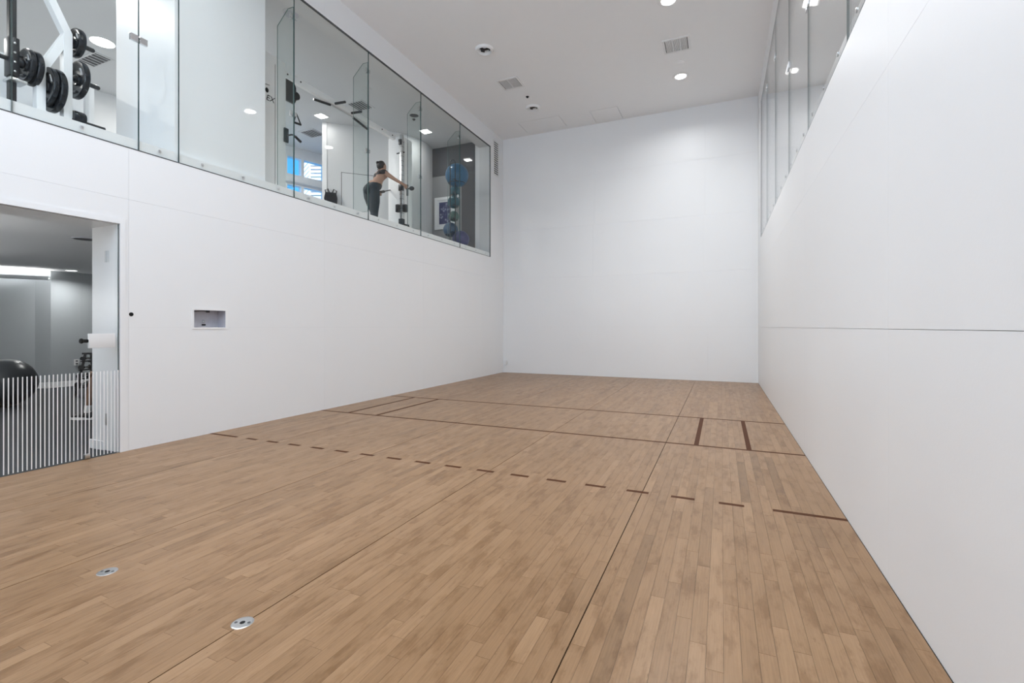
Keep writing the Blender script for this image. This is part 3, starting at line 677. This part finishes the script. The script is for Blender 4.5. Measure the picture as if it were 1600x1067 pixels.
g1 = ondepth(594, 300.5, 9.44); g0 = ony(609.5, 297, -3.2)
hd = MB().tube([g0, g1], .012, 8).build('side_handle', 'blackmetal', cm, True)
MB().tube([g1, g1+(g0-g1)*.36], .028, 10).build('grip', 'black', hd, True)

# ---------------------------------------------------------------- weight machine and plates
MX = -.70
wm = thing('weight_machine', 'white weight machine frame with angled tubes behind the glass', 'gym machine', (MX, -8.7, GF))
def frame_poly(pts, wd, name, dx_=0):
    mb = MB(); P = [Vector((MX-dx_, a, b)) for a, b in pts]; L_ = []; R_ = []
    for i, p in enumerate(P):
        d0 = (P[i]-P[i-1]).normalized() if i else (P[1]-P[0]).normalized(); d1 = (P[i+1]-P[i]).normalized() if i < len(P)-1 else d0
        n0 = Vector((0, -d0.z, d0.y)); n1 = Vector((0, -d1.z, d1.y)); n = (n0+n1).normalized(); k = wd/2/max(.4, n.dot(n0)); L_.append(p+n*k); R_.append(p-n*k)
    for i in range(len(P)-1): mb.prism([L_[i], L_[i+1], R_[i+1], R_[i]], (-.075, 0, 0))
    return mb.build(name, 'machine', wm)
frame_poly([(-8.645, GF), (-8.645, 4.05), (-8.80, 4.37), (-8.98, 4.74)], .068, 'upright')
frame_poly([(-8.845, GF), (-8.845, 3.585), (-8.645, 4.03)], .066, 'brace', .004)
MB().cbox((-1.35, -8.70, GF), (-.62, -8.60, GF+.06), .01).build('foot', 'white', wm); MB().cbox((-1.35, -8.89, GF), (-.62, -8.79, GF+.06), .01).build('foot', 'white', wm)
def peg(ya, yb, z, r=.022, x=MX-.04, par=None, name='plate_peg'): return MB().tube([(x, ya, z), (x, yb-.01, z), (x, yb, z)], [r, r, r*.7], 12).build(name, 'blackmetal', par or wm, True)
peg(-8.62, -8.415, 4.005); peg(-8.62, -8.37, 3.642); peg(-8.67, -8.83, 3.45); 
pr_ = [(.018, -.02), (.045, -.024), (.05, -.012), (.62, -.010), (.74, -.022), (.96, -.024), (1, -.016), (1, .016), (.96, .024), (.74, .022), (.62, .010), (.05, .012), (.045, .024), (.018, .02)]
def plate(y, z, r, th, label, x=MX-.04):
    prof = [((.030 if i in (0, 13) else q[0]*r) if q[0] > .1 or i in (0, 13) else q[0]+.01, q[1]/.024*th/2) for i, q in enumerate(pr_)]; prof.append(prof[0])
    t = thing('weight_plate', label, 'weight plate', (x, y, z-r), 'black weight plates')
    MB().lathe((x, y, z), (0, 1, 0), prof, 40).build('disc', 'plate', t, True)
    for s in (-1, 1): MB().lathe((x, y, z), (0, 1, 0), [(.036, s*th*.5), (.036, s*th*.62), (.030, s*th*.64), (.024, s*th*.5)], 20).build('hub', 'blackmetal', t, True)
    for k in range(3):
        a = 2*PI*k/3+.4; c = Vector((x+math.cos(a)*r*.66, y-th*.44, z+math.sin(a)*r*.66)); d = Vector((-math.sin(a), 0, math.cos(a)))
        MB().tube([c-d*r*.22, c+d*r*.22], .011, 8).build('grip_rim', 'steel' if k == 0 else 'blackmetal', t, True)
    return t
plate(-8.565, 4.005, .140, .055, 'small black weight plate on the uppermost peg of the white frame')
plate(-8.550, 3.642, .185, .05, 'large black weight plate on the middle peg of the white frame')
plate(-8.735, 3.45, .205, .05, 'black weight plate between the two white tubes, nearer the upright')
plate(-8.785, 3.47, .180, .045, 'black weight plate between the two white tubes, nearer the brace')
sm = thing('barbell_stand', 'tall black slotted post carrying a loaded bar behind the glass edge', 'gym machine', (-.74, -9.03, GF))
MB().cbox((-.79, -9.055, GF), (-.73, -9.005, GC-.02), .006).build('post', 'black', sm)
MB().cbox((-.81, -9.065, 3.45), (-.70, -8.995, 3.80), .01).build('carriage', 'blackmetal', sm, True)
for k in range(4): MB().lathe((-.70, -9.03, 3.49+k*.085), (1, 0, 0), [(.009, 0), (.009, .005), (0, .006)], 10).build('bolt', 'steel', sm)
MB().tube([(-.745, -10.6, 3.60), (-.745, -8.87, 3.60)], .020, 12).build('bar', 'blackmetal', sm, True)
MB().tube([(-.745, -9.0, 3.60), (-.745, -8.965, 3.60)], .045, 16).build('collar', 'blackmetal', sm, True)
MB().cbox((-.82, -9.07, 3.40), (-.68, -8.95, 3.425), .006).build('spotter_shelf', 'steel', sm)
plate(-8.935, 3.60, .150, .045, 'black weight plate on the loaded bar, nearer the post', -.745)
plate(-8.885, 3.59, .160, .045, 'black weight plate on the loaded bar, at its outer end', -.745)
ls = thing('low_barbell', 'short black bar with a small plate lying low on the white frame', 'barbell', (MX-.02, -8.5, 3.15))
MB().tube([(MX-.02, -8.615, 3.225), (MX-.02, -8.335, 3.225)], .022, 12).build('bar', 'black', ls, True)
MB().lathe((MX-.02, -8.56, 3.255), (0, 1, 0), [(.02, -.05), (.06, -.05), (.066, -.04), (.066, .04), (.06, .05), (.02, .05)], 24).build('small_plate', 'plate', ls, True)
MB().beam((MX-.02, -8.60, 3.18), (MX-.02, -8.36, 3.18), .05, .04).build('rest', 'blackmetal', ls)
MB().cbox((MX-.05, -8.50, GF), (MX+.01, -8.44, 3.16), .006).build('rest_post', 'white', ls)
e_ = MB().cbox((-1.20, -8.30, GF), (-1.16, -8.26, 3.90), .006).build('edge_post', 'trimwhite', bpy.data.objects['wall_gallery_low'])

# ---------------------------------------------------------------- people
def body_from(chains, balls_, name, voxel=.008, smooth_it=6):
    mb = MB()
    for ch in chains:
        for (p, r), (q, s) in zip(ch[:-1], ch[1:]):
            p = Vector(p); q = Vector(q); mb.tube([p, q], [r, s], 14)
        for p, r in ch: mb.sphere(p, r, 14)
    for p, r, sc in balls_: mb.sphere(p, r, 18, sc=sc)
    me = bpy.data.meshes.new(name+'_raw'); me.from_pydata(mb.v, [], mb.f)
    bm = bmesh.new(); bm.from_mesh(me); bmesh.ops.recalc_face_normals(bm, faces=bm.faces[:]); bm.to_mesh(me); bm.free()
    o = bpy.data.objects.new('raw', me); COL.objects.link(o)
    r = o.modifiers.new('r', 'REMESH'); r.mode = 'VOXEL'; r.voxel_size = voxel
    s = o.modifiers.new('s', 'SMOOTH'); s.factor = .5; s.iterations = smooth_it
    bpy.context.view_layer.update()
    out = bpy.data.meshes.new_from_object(o.evaluated_get(bpy.context.evaluated_depsgraph_get())); bpy.data.objects.remove(o)
    out.polygons.foreach_set('use_smooth', [True]*len(out.polygons)); return out
def clothing(body_me, pred, off, name, m, parent):
    bm = bmesh.new(); bm.from_mesh(body_me); bm.normal_update()
    kill = [f for f in bm.faces if not pred(f.calc_center_median())]
    mv = [(v, v.co+v.normal*off) for v in bm.verts]
    for v, c in mv: v.co = c
    bmesh.ops.delete(bm, geom=kill, context='FACES')
    me = bpy.data.meshes.new(name); bm.to_mesh(me); bm.free()
    me.polygons.foreach_set('use_smooth', [True]*len(me.polygons)); me.materials.append(MATS[m])
    o = bpy.data.objects.new(name, me); COL.objects.link(o); o.parent = parent; return o
def hand_chains(wrist, dirn, curl, side, sc=1.0):   # palm and five fingers curling round a bar; curl = direction fingers bend to, side = across the palm
    w_ = Vector(wrist); d = Vector(dirn).normalized(); c = Vector(curl).normalized(); s = Vector(side).normalized(); ch = []
    for k, off in enumerate((-.030, -.010, .010, .030)):
        b = w_+d*.075*sc+s*off*sc; ln = (.036, .042, .040, .031)[k]*sc
        ch.append([(w_+s*off*.5*sc, .016*sc), (b, .012*sc)])
        ch.append([(b, .0105*sc), (b+d*ln*.7+c*ln*.5, .0095*sc), (b+d*ln*.6+c*ln*1.3, .009*sc), (b-d*ln*.1+c*ln*1.6, .008*sc)])
    t0 = w_+d*.025*sc-s*.025*sc
    ch.append([(t0, .014*sc), (t0+d*.03*sc-s*.02*sc+c*.02*sc, .011*sc), (t0+d*.055*sc-s*.012*sc+c*.045*sc, .009*sc)])
    return ch
def face_balls(c, fdir, r):      # head with jaw, nose, ears, brow; fdir unit facing direction
    c = Vector(c); f = Vector(fdir).normalized(); s = f.cross(UP).normalized(); b = [(c, r, (1, 1, 1.12)), (c+f*r*.12-UP*r*.45, r*.78, (.92, .92, 1)), (c+f*r*.38-UP*r*.85, r*.40, (1, 1, .9))]
    b += [(c+f*r*1.02-UP*r*.22, r*.15, (1, 1, 1.3)), (c+f*r*.99+UP*r*.0, r*.10, (1, 1, 1.6)), (c+f*r*.86-UP*r*.62, r*.18, (1, 1, .7))]
    for q in (-1, 1): b.append((c+s*q*r*.98-UP*r*.1, r*.2, (.9, .9, 1.4)))
    return b
def eyes(root, c, fdir, r, loc):
    f = Vector(fdir).normalized(); s = f.cross(UP).normalized(); c = Vector(c)
    for q in (-1, 1):
        e = MB().sphere(c+f*r*.92+s*q*r*.36+UP*r*.05, r*.1, 10).build('eye', 'sole', root, True)
        MB().sphere(c+f*r*.99+s*q*r*.36+UP*r*.05, r*.055, 8).build('iris', 'hole', e, True)

def make_woman():
    t0 = 9.2; org = ondepth(584, 400, t0); org.z = GF
    root = thing('person', 'person in black sports bra and leggings reaching to the cable machine', 'person', org)
    def P(r, f, u): return RGT*r+FWD*f+UP*u
    fd = (RGT*.72+FWD*.69)        # facing
    hc = P(.150, .03, 1.455)
    shR, shL = P(.205, -.09, 1.325), P(.030, .15, 1.325)
    elR, wrR = P(.385, -.06, 1.205), P(.565, .00, 1.105)
    elL, wrL = P(.01, .26, 1.12), P(-.01, .24, 1.02)
    hipR, hipL = P(.025, -.065, .95), P(-.045, .085, .95)
    knR, knL = P(.025, -.05, .53), P(-.015, .10, .53)
    anR, anL = P(.0, -.08, .085), P(-.05, .08, .085)
    ch = [[(shL, .050), (P(.115, .03, 1.33), .062), (shR, .050)],
          [(P(.115, .03, 1.33), .062), (P(.135, .03, 1.39), .046), (P(.145, .03, 1.43), .046)],
          [(P(.155, -.03, 1.285), .086), (P(.125, -.045, 1.20), .080), (P(.065, -.055, 1.10), .090), (P(.0, -.07, 1.00), .100)],
          [(P(.068, .09, 1.285), .086), (P(.045, .07, 1.20), .080), (P(.005, .07, 1.10), .090), (P(-.045, .07, 1.00), .100)],
          [(P(.14, .05, 1.27), .075), (P(.10, .03, 1.19), .07), (P(.06, .03, 1.08), .085)],
          [(P(-.02, .0, 1.10), .085), (P(-.095, -.03, .985), .098), (P(-.085, -.01, .86), .098), (P(-.045, .0, .72), .088), (P(-.01, .02, .58), .06)],
          [(shR, .048), (elR, .036), (wrR, .025)], [(shL, .048), (elL, .036), (wrL, .025)],
          [(P(-.01, -.07, .98), .10), (hipR, .105), (P(.035, -.06, .75), .094), (knR, .068), (P(.012, -.075, .38), .064), (anR, .034)],
          [(P(-.05, .07, .98), .10), (hipL, .105), (P(-.03, .10, .75), .094), (knL, .068), (P(-.045, .085, .38), .064), (anL, .034)]]
    for a in (anR, anL): ch.append([(a-UP*.04-fd*.04, .036), (a-UP*.045+fd*.09, .034), (a-UP*.055+fd*.17, .026)])
    bl = face_balls(hc, fd, .083)+[(P(-.075, -.085, .975), .095, (1, 1, 1.05)), (P(-.10, .03, .97), .095, (1, 1, 1.05)), (P(.20, .035, 1.27), .052, (1, 1, 1)), (P(.145, .12, 1.27), .052, (1, 1, 1))]
    dR = (wrR-elR).normalized(); ch += hand_chains(wrR, dR, -UP*.6+FWD*.6, RGT*.2-FWD*.6+UP*.6, .95)
    dL = (RGT*.9-UP*.15); ch += hand_chains(wrL, dL, -UP, FWD, .9)
    me = body_from(ch, bl, 'woman', .0075)
    me.materials.append(MATS['skin']); me.materials.append(MATS['skin'])
    b = bpy.data.objects.new('body', me); COL.objects.link(b); b.parent = root
    loc = lambda c: (c.dot(RGT), c.dot(FWD), c.z)
    def leg(c): r, f, u = loc(c); return .055 < u < 1.105-.10*(r-.02) and r < .155 and not (f > .19 and u > .9)
    def bra(c):
        r, f, u = loc(c); k = 1.255+.12*(r-.1)
        return k < u < k+.075 and (r-.11)**2+(f-.03)**2 < .045 and r < .285 and not (c-elL).length < .12
    clothing(me, leg, .004, 'leggings', 'legging', root); clothing(me, bra, .006, 'sports_bra', 'bra', root)
    for a in (anR, anL): 
        clothing(me, lambda c, a=a: c.z < .075 and (c-a).to_2d().length < .24 and (c-a).dot(fd) > -.09 and abs((c-a).dot(fd.cross(UP))) < .055, .006, 'shoe', 'shoe', root)
    for s in (-1, 1):
        a = P(.115+s*.05, -.065+(.07 if s < 0 else 0), 1.32); MB().tube([parent_loc(root)+x for x in (P(.145, -.115, 1.31), P(.135, -.062, 1.385) if s > 0 else P(.075, .0, 1.395))], .007, 6).build('bra_strap', 'bra', root, True)
    hm = MB(); bm = bmesh.new(); bmesh.ops.create_uvsphere(bm, u_segments=24, v_segments=16, radius=.092)
    for v in bm.verts:
        d = v.co.normalized(); face = max(0, d.dot(fd)); low = max(0, -d.z-.15)
        v.co *= 1-.30*face*(1-.75*max(0, d.z))-.18*low; v.co.z *= 1.1; v.co += hc-fd*.012+org+UP*.008
        v.co += Vector((noise.noise(v.co*40), noise.noise(v.co*40+UP), 0))*.002
    MB().bm(bm).build('hair', 'hair', root, True)
    MB().sphere(org+hc+P(-.066, -.055, .056), .034, 16, sc=(1, 1, .9)).build('hair_bun', 'hair', root, True)
    eyes(root, org+hc, fd, .083, org)
    for q in (-1, 1): pass
    # cable handle held in the right hand, a thing of its own
    hp = org+wrR+dR*.085+UP*-.03+FWD*.03
    h = thing('cable_stirrup', 'black cable stirrup gripped by the outstretched hand', 'gym stirrup', hp-UP*.12)
    MB().tube([hp+UP*.075, hp-UP*.135], .019, 12).build('grip', 'black', h, True)
    MB().sphere(hp+RGT*.085+UP*.005, .048, 16, sc=(1.1, 1, .85)).build('end_knob', 'black', h, True)
    MB().tube([hp+UP*.0, hp+RGT*.06], .012, 8).build('stem', 'blackmetal', h, True)
    return root
make_woman()

def make_sitter():
    t0 = 6.05; org = ondepth(137, 600, t0); org.z = 0
    root = thing('person', 'seated person whose shin, white sock and black shoe show past the door jamb', 'person', org)
    def P(r, f, u): return RGT*r+FWD*f+UP*u
    fd = -RGT
    ch = []
    feet = []
    for f, rr in ((0, 0), (.26, .06)):
        an = P(rr, f, .10); kn = P(rr+.085, f-.0, .50); hp = P(.50, f*.75+.03, .52)
        ch.append([(hp, .085), (P(.28, f*.9, .53), .078), (kn, .058), (P(rr+.06, f, .36), .054), (an, .034)])
        ch.append([(an-UP*.05+RGT*.04, .038), (an-UP*.055-RGT*.10, .034), (an-UP*.065-RGT*.17, .026)]); feet.append(an)
    ch += [[(P(.50, .03, .55), .10), (P(.50, .22, .55), .10)], [(P(.50, .12, .58), .13), (P(.46, .12, .80), .12), (P(.40, .12, 1.0), .12)],
           [(P(.40, -.05, 1.04), .055), (P(.40, .12, 1.05), .085), (P(.40, .29, 1.04), .055)], [(P(.40, .12, 1.05), .06), (P(.36, .12, 1.18), .052)]]
    for f in (-.07, .31):
        sh_ = P(.40, f, 1.04); el = P(.36, f, .78); wr = P(.16, f*.8+.03, .63)
        ch.append([(sh_, .052), (el, .042), (wr, .028)]); ch += hand_chains(wr, -RGT*.8-UP*.3, -UP, FWD, 1)
    hc = P(.34, .12, 1.24)
    me = body_from(ch, face_balls(hc, fd, .088), 'sitter', .0085); me.materials.append(MATS['skin2'])
    b = bpy.data.objects.new('body', me); COL.objects.link(b); b.parent = root
    loc = lambda c: (c.dot(RGT), c.dot(FWD), c.z)
    clothing(me, lambda c: c.z < .70 and c.z > .42 and loc(c)[0] > .16 and not (c.z > .62 and loc(c)[0] < .3), .012, 'shorts', 'cloth', root)
    clothing(me, lambda c: .66 < c.z < 1.10 and loc(c)[0] > .27 and c.z < 1.095, .010, 'shirt', 'cloth', root)
    for an in feet:
        clothing(me, lambda c, an=an: .085 < c.z < .185 and (c-an).to_2d().length < .085, .005, 'sock', 'sole', root)
        clothing(me, lambda c, an=an: .022 < c.z <= .088 and abs((c-an).dot(FWD)) < .07, .008, 'shoe', 'shoe', root)
        poly = []
        for k in range(20):
            a = 2*PI*k/20; x = math.cos(a); wd = .046*(1.12 if x < -.2 else .92); poly.append(org+an.xyz*Vector((1, 1, 0)) - RGT*.055+RGT*x*.155+FWD*math.sin(a)*wd)
        MB().prism(poly, UP*.030).build('shoe_sole', 'sole', root, True)
    bm = bmesh.new(); bmesh.ops.create_uvsphere(bm, u_segments=20, v_segments=14, radius=.098)
    for v in bm.verts:
        d = v.co.normalized(); face = max(0, d.dot(fd)); v.co *= 1-.32*face*(1 if d.z < .5 else .3)-.2*max(0, -d.z-.1); v.co.z *= 1.08; v.co += hc+RGT*.012+org+UP*.008
    MB().bm(bm).build('hair', 'hair', root, True)
    eyes(root, org+hc, fd, .088, org)
    q = org+P(.52, .12, 0); bn = thing('workout_bench', 'dark padded bench under the seated person', 'bench', q)
    MB().prism([org+P(.30, -.04, .36), org+P(.95, -.04, .36), org+P(.95, .29, .36), org+P(.30, .29, .36)], UP*.065).build('seat_pad', 'seat', bn)
    for r in (.38, .88):
        for f in (.0, .25): MB().prism([org+P(r, f, 0), org+P(r+.04, f, 0), org+P(r+.04, f+.04, 0), org+P(r, f+.04, 0)], UP*.36).build('leg', 'blackmetal', bn)
make_sitter()

# ---------------------------------------------------------------- lower room behind the glass door
struct(MB().box((-8.2, BACK, -.10), (-.001, -3.5, -.004)).build('floor_lower', 'rubber'), 'dark rubber floor beyond the glass door')
struct(MB().box((-8.2, BACK, 2.25), (-LWT, -3.5, 2.38)).build('ceiling_lower', 'ceil'))
far = [(-8.0, BACK), (-7.35, -7.55), (-6.80, -6.52), (-6.62, -6.36), (-6.62, -5.9), (-6.40, -3.4)]
wall_line('wall_lower_far', far, 0, 2.25, 'greywall', .12, 'grey far wall of the lower exercise room', 1)
wall_line('wall_lower_side', [(-6.6, -3.9), (-LWT, -3.9)], 0, 2.25, 'greywall', .12, None, 1)
wall_line('wall_lower_back', [(-8.1, BACK+.05), (-LWT, BACK+.05)], 0, 2.25, 'greywall', .05, None, -1)
mb = MB(); P = [Vector((p[0], p[1], 0)) for p in far]
for a, b in zip(P[:-1], P[1:]):
    d = (b-a).normalized(); nn = Vector((d.y, -d.x, 0))*.014; mb.prism([a, b, b+nn, a+nn], UP*.11)
struct(mb.build('baseboard_lower', 'trimwhite'), 'white baseboard along the grey far wall')
ca = Vector((-7.20, -7.55, 0)); cb = Vector((-6.55, -6.40, 0)); cd_ = (cb-ca).normalized(); cn = Vector((cd_.y, -cd_.x, 0))
cv = struct(MB().prism([ca-cd_*1.5+UP*2.06, cb+cn*.0+UP*2.06, cb+cn*.16+UP*2.06, ca-cd_*1.5+cn*.16+UP*2.06], UP*.02).build('trim_6', 'greywall'), 'assumed shallow light cove under the lower room ceiling')
MB().prism([ca-cd_*1.5+cn*.16+UP*2.06, cb+cn*.16+UP*2.06, cb+cn*.18+UP*2.06, ca-cd_*1.5+cn*.18+UP*2.06], UP*.06).build('cove_lip', 'greywall', cv)
MB().prism([ca-cd_*1.5+cn*.05+UP*2.08, cb+cn*.05+UP*2.08, cb+cn*.08+UP*2.08, ca-cd_*1.5+cn*.08+UP*2.08], UP*.01).build('light_strip', 'lens_dim', cv)
cl = lamp('assumed_cove_lamp', (ca-cd_*1.5+cb)/2+cn*.065+UP*2.095, 16, 2.7, 'RECTANGLE', rot=(PI, 0, math.atan2(cd_.y, cd_.x))); cl.data.size_y = .03  # assumed uplight, added to brighten the lower room ceiling
for k, (x, y, pw_) in enumerate(((-6.15, -6.25, 1.0), (-4.6, -6.3, .8), (-4.2, -9.6, .6), (-1.6, -9.75, .6))):
    lab = 'round ceiling light close to the grey far wall' if k == 0 else ('assumed round lower room ceiling light above the exercise ball', 'assumed round lower room ceiling light left of the glass door', 'added round fill light, unseen just inside the glass door')[k-1]  # unseen except the first; two assumed, the last added to brighten the door jamb
    t = thing('lower_downlight', lab, 'downlight', (x, y, 2.25), 'lower room downlights')
    MB().lathe((x, y, 2.25), UP, [(.11, 0), (.11, -.008), (.085, -.012)], 28).build('trim_ring', 'trimwhite', t, True)
    MB().lathe((x, y, 2.25), UP, [(.085, -.010), (0, -.013)], 28).build('lens', 'lens_dim', t, True)
    lamp('lower_lamp', (x, y, 2.22), LOWER_W*pw_, .15, parent=t, spread=2.6)
for x, y, lab in ((-1.7, -9.95, 'added fill globe, out of view left of the glass door'), (-4.2, -9.4, 'added fill globe, out of view deep in the lower room')):  # unseen globes added to brighten the lower room ceiling and the door jamb
    t = thing('fill_globe', lab, 'ceiling light', (x, y, 2.25), 'added fill globes of the lower room')
    MB().lathe((x, y, 2.25), UP, [(.07, 0), (.07, -.03), (.03, -.05), (.012, -.06), (.012, -.67)], 24).build('canopy', 'trimwhite', t, True)
    MB().sphere((x, y, 1.50), .10, 24).build('globe', 'lens_dim', t, True)
    pl = bpy.data.lights.new('fill_globe_lamp', 'POINT'); pl.energy = 185; pl.shadow_soft_size = .11; po = bpy.data.objects.new('fill_globe_lamp', pl); COL.objects.link(po); po.parent = t; po.location = (0, 0, -.75)
t = thing('lower_speaker', 'dark round speaker in the lower room ceiling by the door jamb', 'speaker', (-1.93, -7.95, 2.25))
MB().lathe((-1.93, -7.95, 2.25), UP, [(.125, 0), (.125, -.01), (.11, -.014)], 28).build('rim', 'boxsteel', t, True)
MB().lathe((-1.93, -7.95, 2.25), UP, [(.11, -.010), (0, -.016)], 28).build('mesh_cover', 'slot', t, True)
p = ondepth(8, 598, 7.0); o = MB().sphere((p.x, p.y, .352), .355, 40, sc=(1, 1, .99)).build('floor_exercise_ball', 'darkball', smooth=True)
rebase(o, (p.x, p.y, 0)); tag(o, 'large black exercise ball on the dark floor beyond the glass door', 'ball')
MB().lathe((p.x+.12, p.y-.2, .62), (.35, -.6, .75), [(.012, .02), (.012, .012), (.006, .012), (0, .01)], 12).build('valve', 'black', o)
# wall outlet
d = (P[4]-P[3]).normalized(); wq = None
ou = onx(120, 566, -6.60); ot = thing('wall_outlet', 'white wall outlet plate on the grey wall above the baseboard', 'outlet', ou)
MB().cbox((ou.x-.02, ou.y-.04, ou.z-.06), (ou.x+.0, ou.y+.04, ou.z+.06), .003).build('plate', 'plastic', ot)
for s in (-1, 1): MB().cbox((ou.x, ou.y-.018, ou.z+s*.026-.014), (ou.x+.004, ou.y+.018, ou.z+s*.026+.014), .002).build('receptacle', 'slot', ot)
# dumbbell rack
rc = ondepth(146, 560, 8.2); rc.z = 0
dr = thing('dumbbell_rack', 'black upright dumbbell rack partly hidden by the door jamb', 'rack', rc)
for s in (-1, 1):
    for f in (-.16, .16):
        MB().beam(rc+RGT*(s*.16)+FWD*f+UP*.01, rc+RGT*(s*.05)+FWD*f*.6+UP*.72, .035, .035).build('upright', 'blackmetal', dr)
MB().beam(rc-RGT*.10+UP*.72, rc+RGT*.10+UP*.72, .22, .03).build('top_plate', 'blackmetal', dr)
for k in range(4):
    z = .14+.15*k; off = .155-.03*k
    for s in (-1, 1):
        MB().beam(rc+RGT*s*off+FWD*-.16+UP*z, rc+RGT*s*off+FWD*.16+UP*z, .03, .02).build('shelf_rail', 'blackmetal', dr)
        c = rc+RGT*s*(off+.03)+UP*(z+.045); rr = .036+.004*(3-k)
        lab = ('lowest', 'second lowest', 'second highest', 'highest')[k]+' hex dumbbell on the '+('left' if s < 0 else 'right')+' side of the black rack'
        db = thing('hex_dumbbell', lab, 'dumbbell', c-UP*rr, 'dumbbells on the upright rack')
        MB().tube([c-FWD*.06, c+FWD*.06], .014, 8).build('handle', 'steel', db, True)
        for e in (-1, 1): MB().tube([c+FWD*e*.055, c+FWD*e*.065, c+FWD*e*.115, c+FWD*e*.125], [rr*.8, rr, rr, rr*.8], 6).build('head', 'black', db)

# ---------------------------------------------------------------- glass door
d1 = bpy.data.objects.new('door_1', None); COL.objects.link(d1); d1.location = (0, -9.1, 0); struct(d1, 'frameless glass door with white vertical stripes in its lower part')
pane(d1, -.014, -.002, DOOR_Y0+.01, DOOR_Y-.006, .006, DOOR_Z-.004, 'door_glass', 'doorglass')
for k in range(44):
    y = DOOR_Y-.012-k*.0277
    if y > DOOR_Y0+.02: MB().box((-.0019, y-.0036, .012), (-.0009, y+.0036, .772)).build('stripe', 'decal', d1)
MB().cbox((-.022, -8.80, .985), (.005, -8.60, 1.115), .003).build('lock_case', 'plastic', d1, True)
kn = MB().tube([(-.02, -8.80, 1.05), (-.02, -8.835, 1.05)], .016, 12).build('lock_knob', 'hole', d1, True)
MB().lathe((-.02, -8.835, 1.05), (0, -1, 0), [(.018, 0), (.024, .008), (.02, .02), (0, .022)], 16).build('knob_cap', 'hole', d1, True)
MB().cbox((-.03, -8.83, .004), (.004, -8.79, .045), .006).build('floor_bolt', 'steel', d1, True)
# reveal lining, hinges, plinth
tj = struct(MB().box((-LWT, DOOR_Y-.004, 0), (-.02, DOOR_Y, DOOR_Z)).build('trim_2', 'trimwhite'), 'white door jamb lining')
MB().box((-.055, DOOR_Y-.010, 0), (-.016, DOOR_Y-.004, DOOR_Z)).build('stop_bead', 'white', tj)
for z in (1.845, .297):
    MB().cbox((-.235, DOOR_Y-.008, z-.055), (-.165, DOOR_Y-.004, z+.055), .001).build('hinge_leaf', 'plastic', tj)
    MB().tube([(-.20, DOOR_Y-.010, z-.055), (-.20, DOOR_Y-.010, z+.055)], .006, 8).build('hinge_pin', 'steel', tj, True)
MB().cbox((-LWT-.02, DOOR_Y-.020, 0), (-.24, DOOR_Y-.004, .085), .003).build('plinth', 'trimwhite', tj)
struct(MB().box((-LWT, DOOR_Y0, DOOR_Z), (-.02, DOOR_Y-.004, DOOR_Z-.004)).build('trim_3', 'trimwhite'), 'white door head lining')
tf = struct(MB().box((-.001, DOOR_Y, 0), (.006, DOOR_Y+.045, DOOR_Z+.05)).box((-.001, DOOR_Y0, DOOR_Z), (.006, DOOR_Y, DOOR_Z+.05)).build('trim_4', 'wall'), 'flat white casing round the glass door')
struct(MB().box((-.40, DOOR_Y0, -.004), (-.002, DOOR_Y, 0.0)).build('trim_5', 'rubber'), 'dark threshold under the glass door')
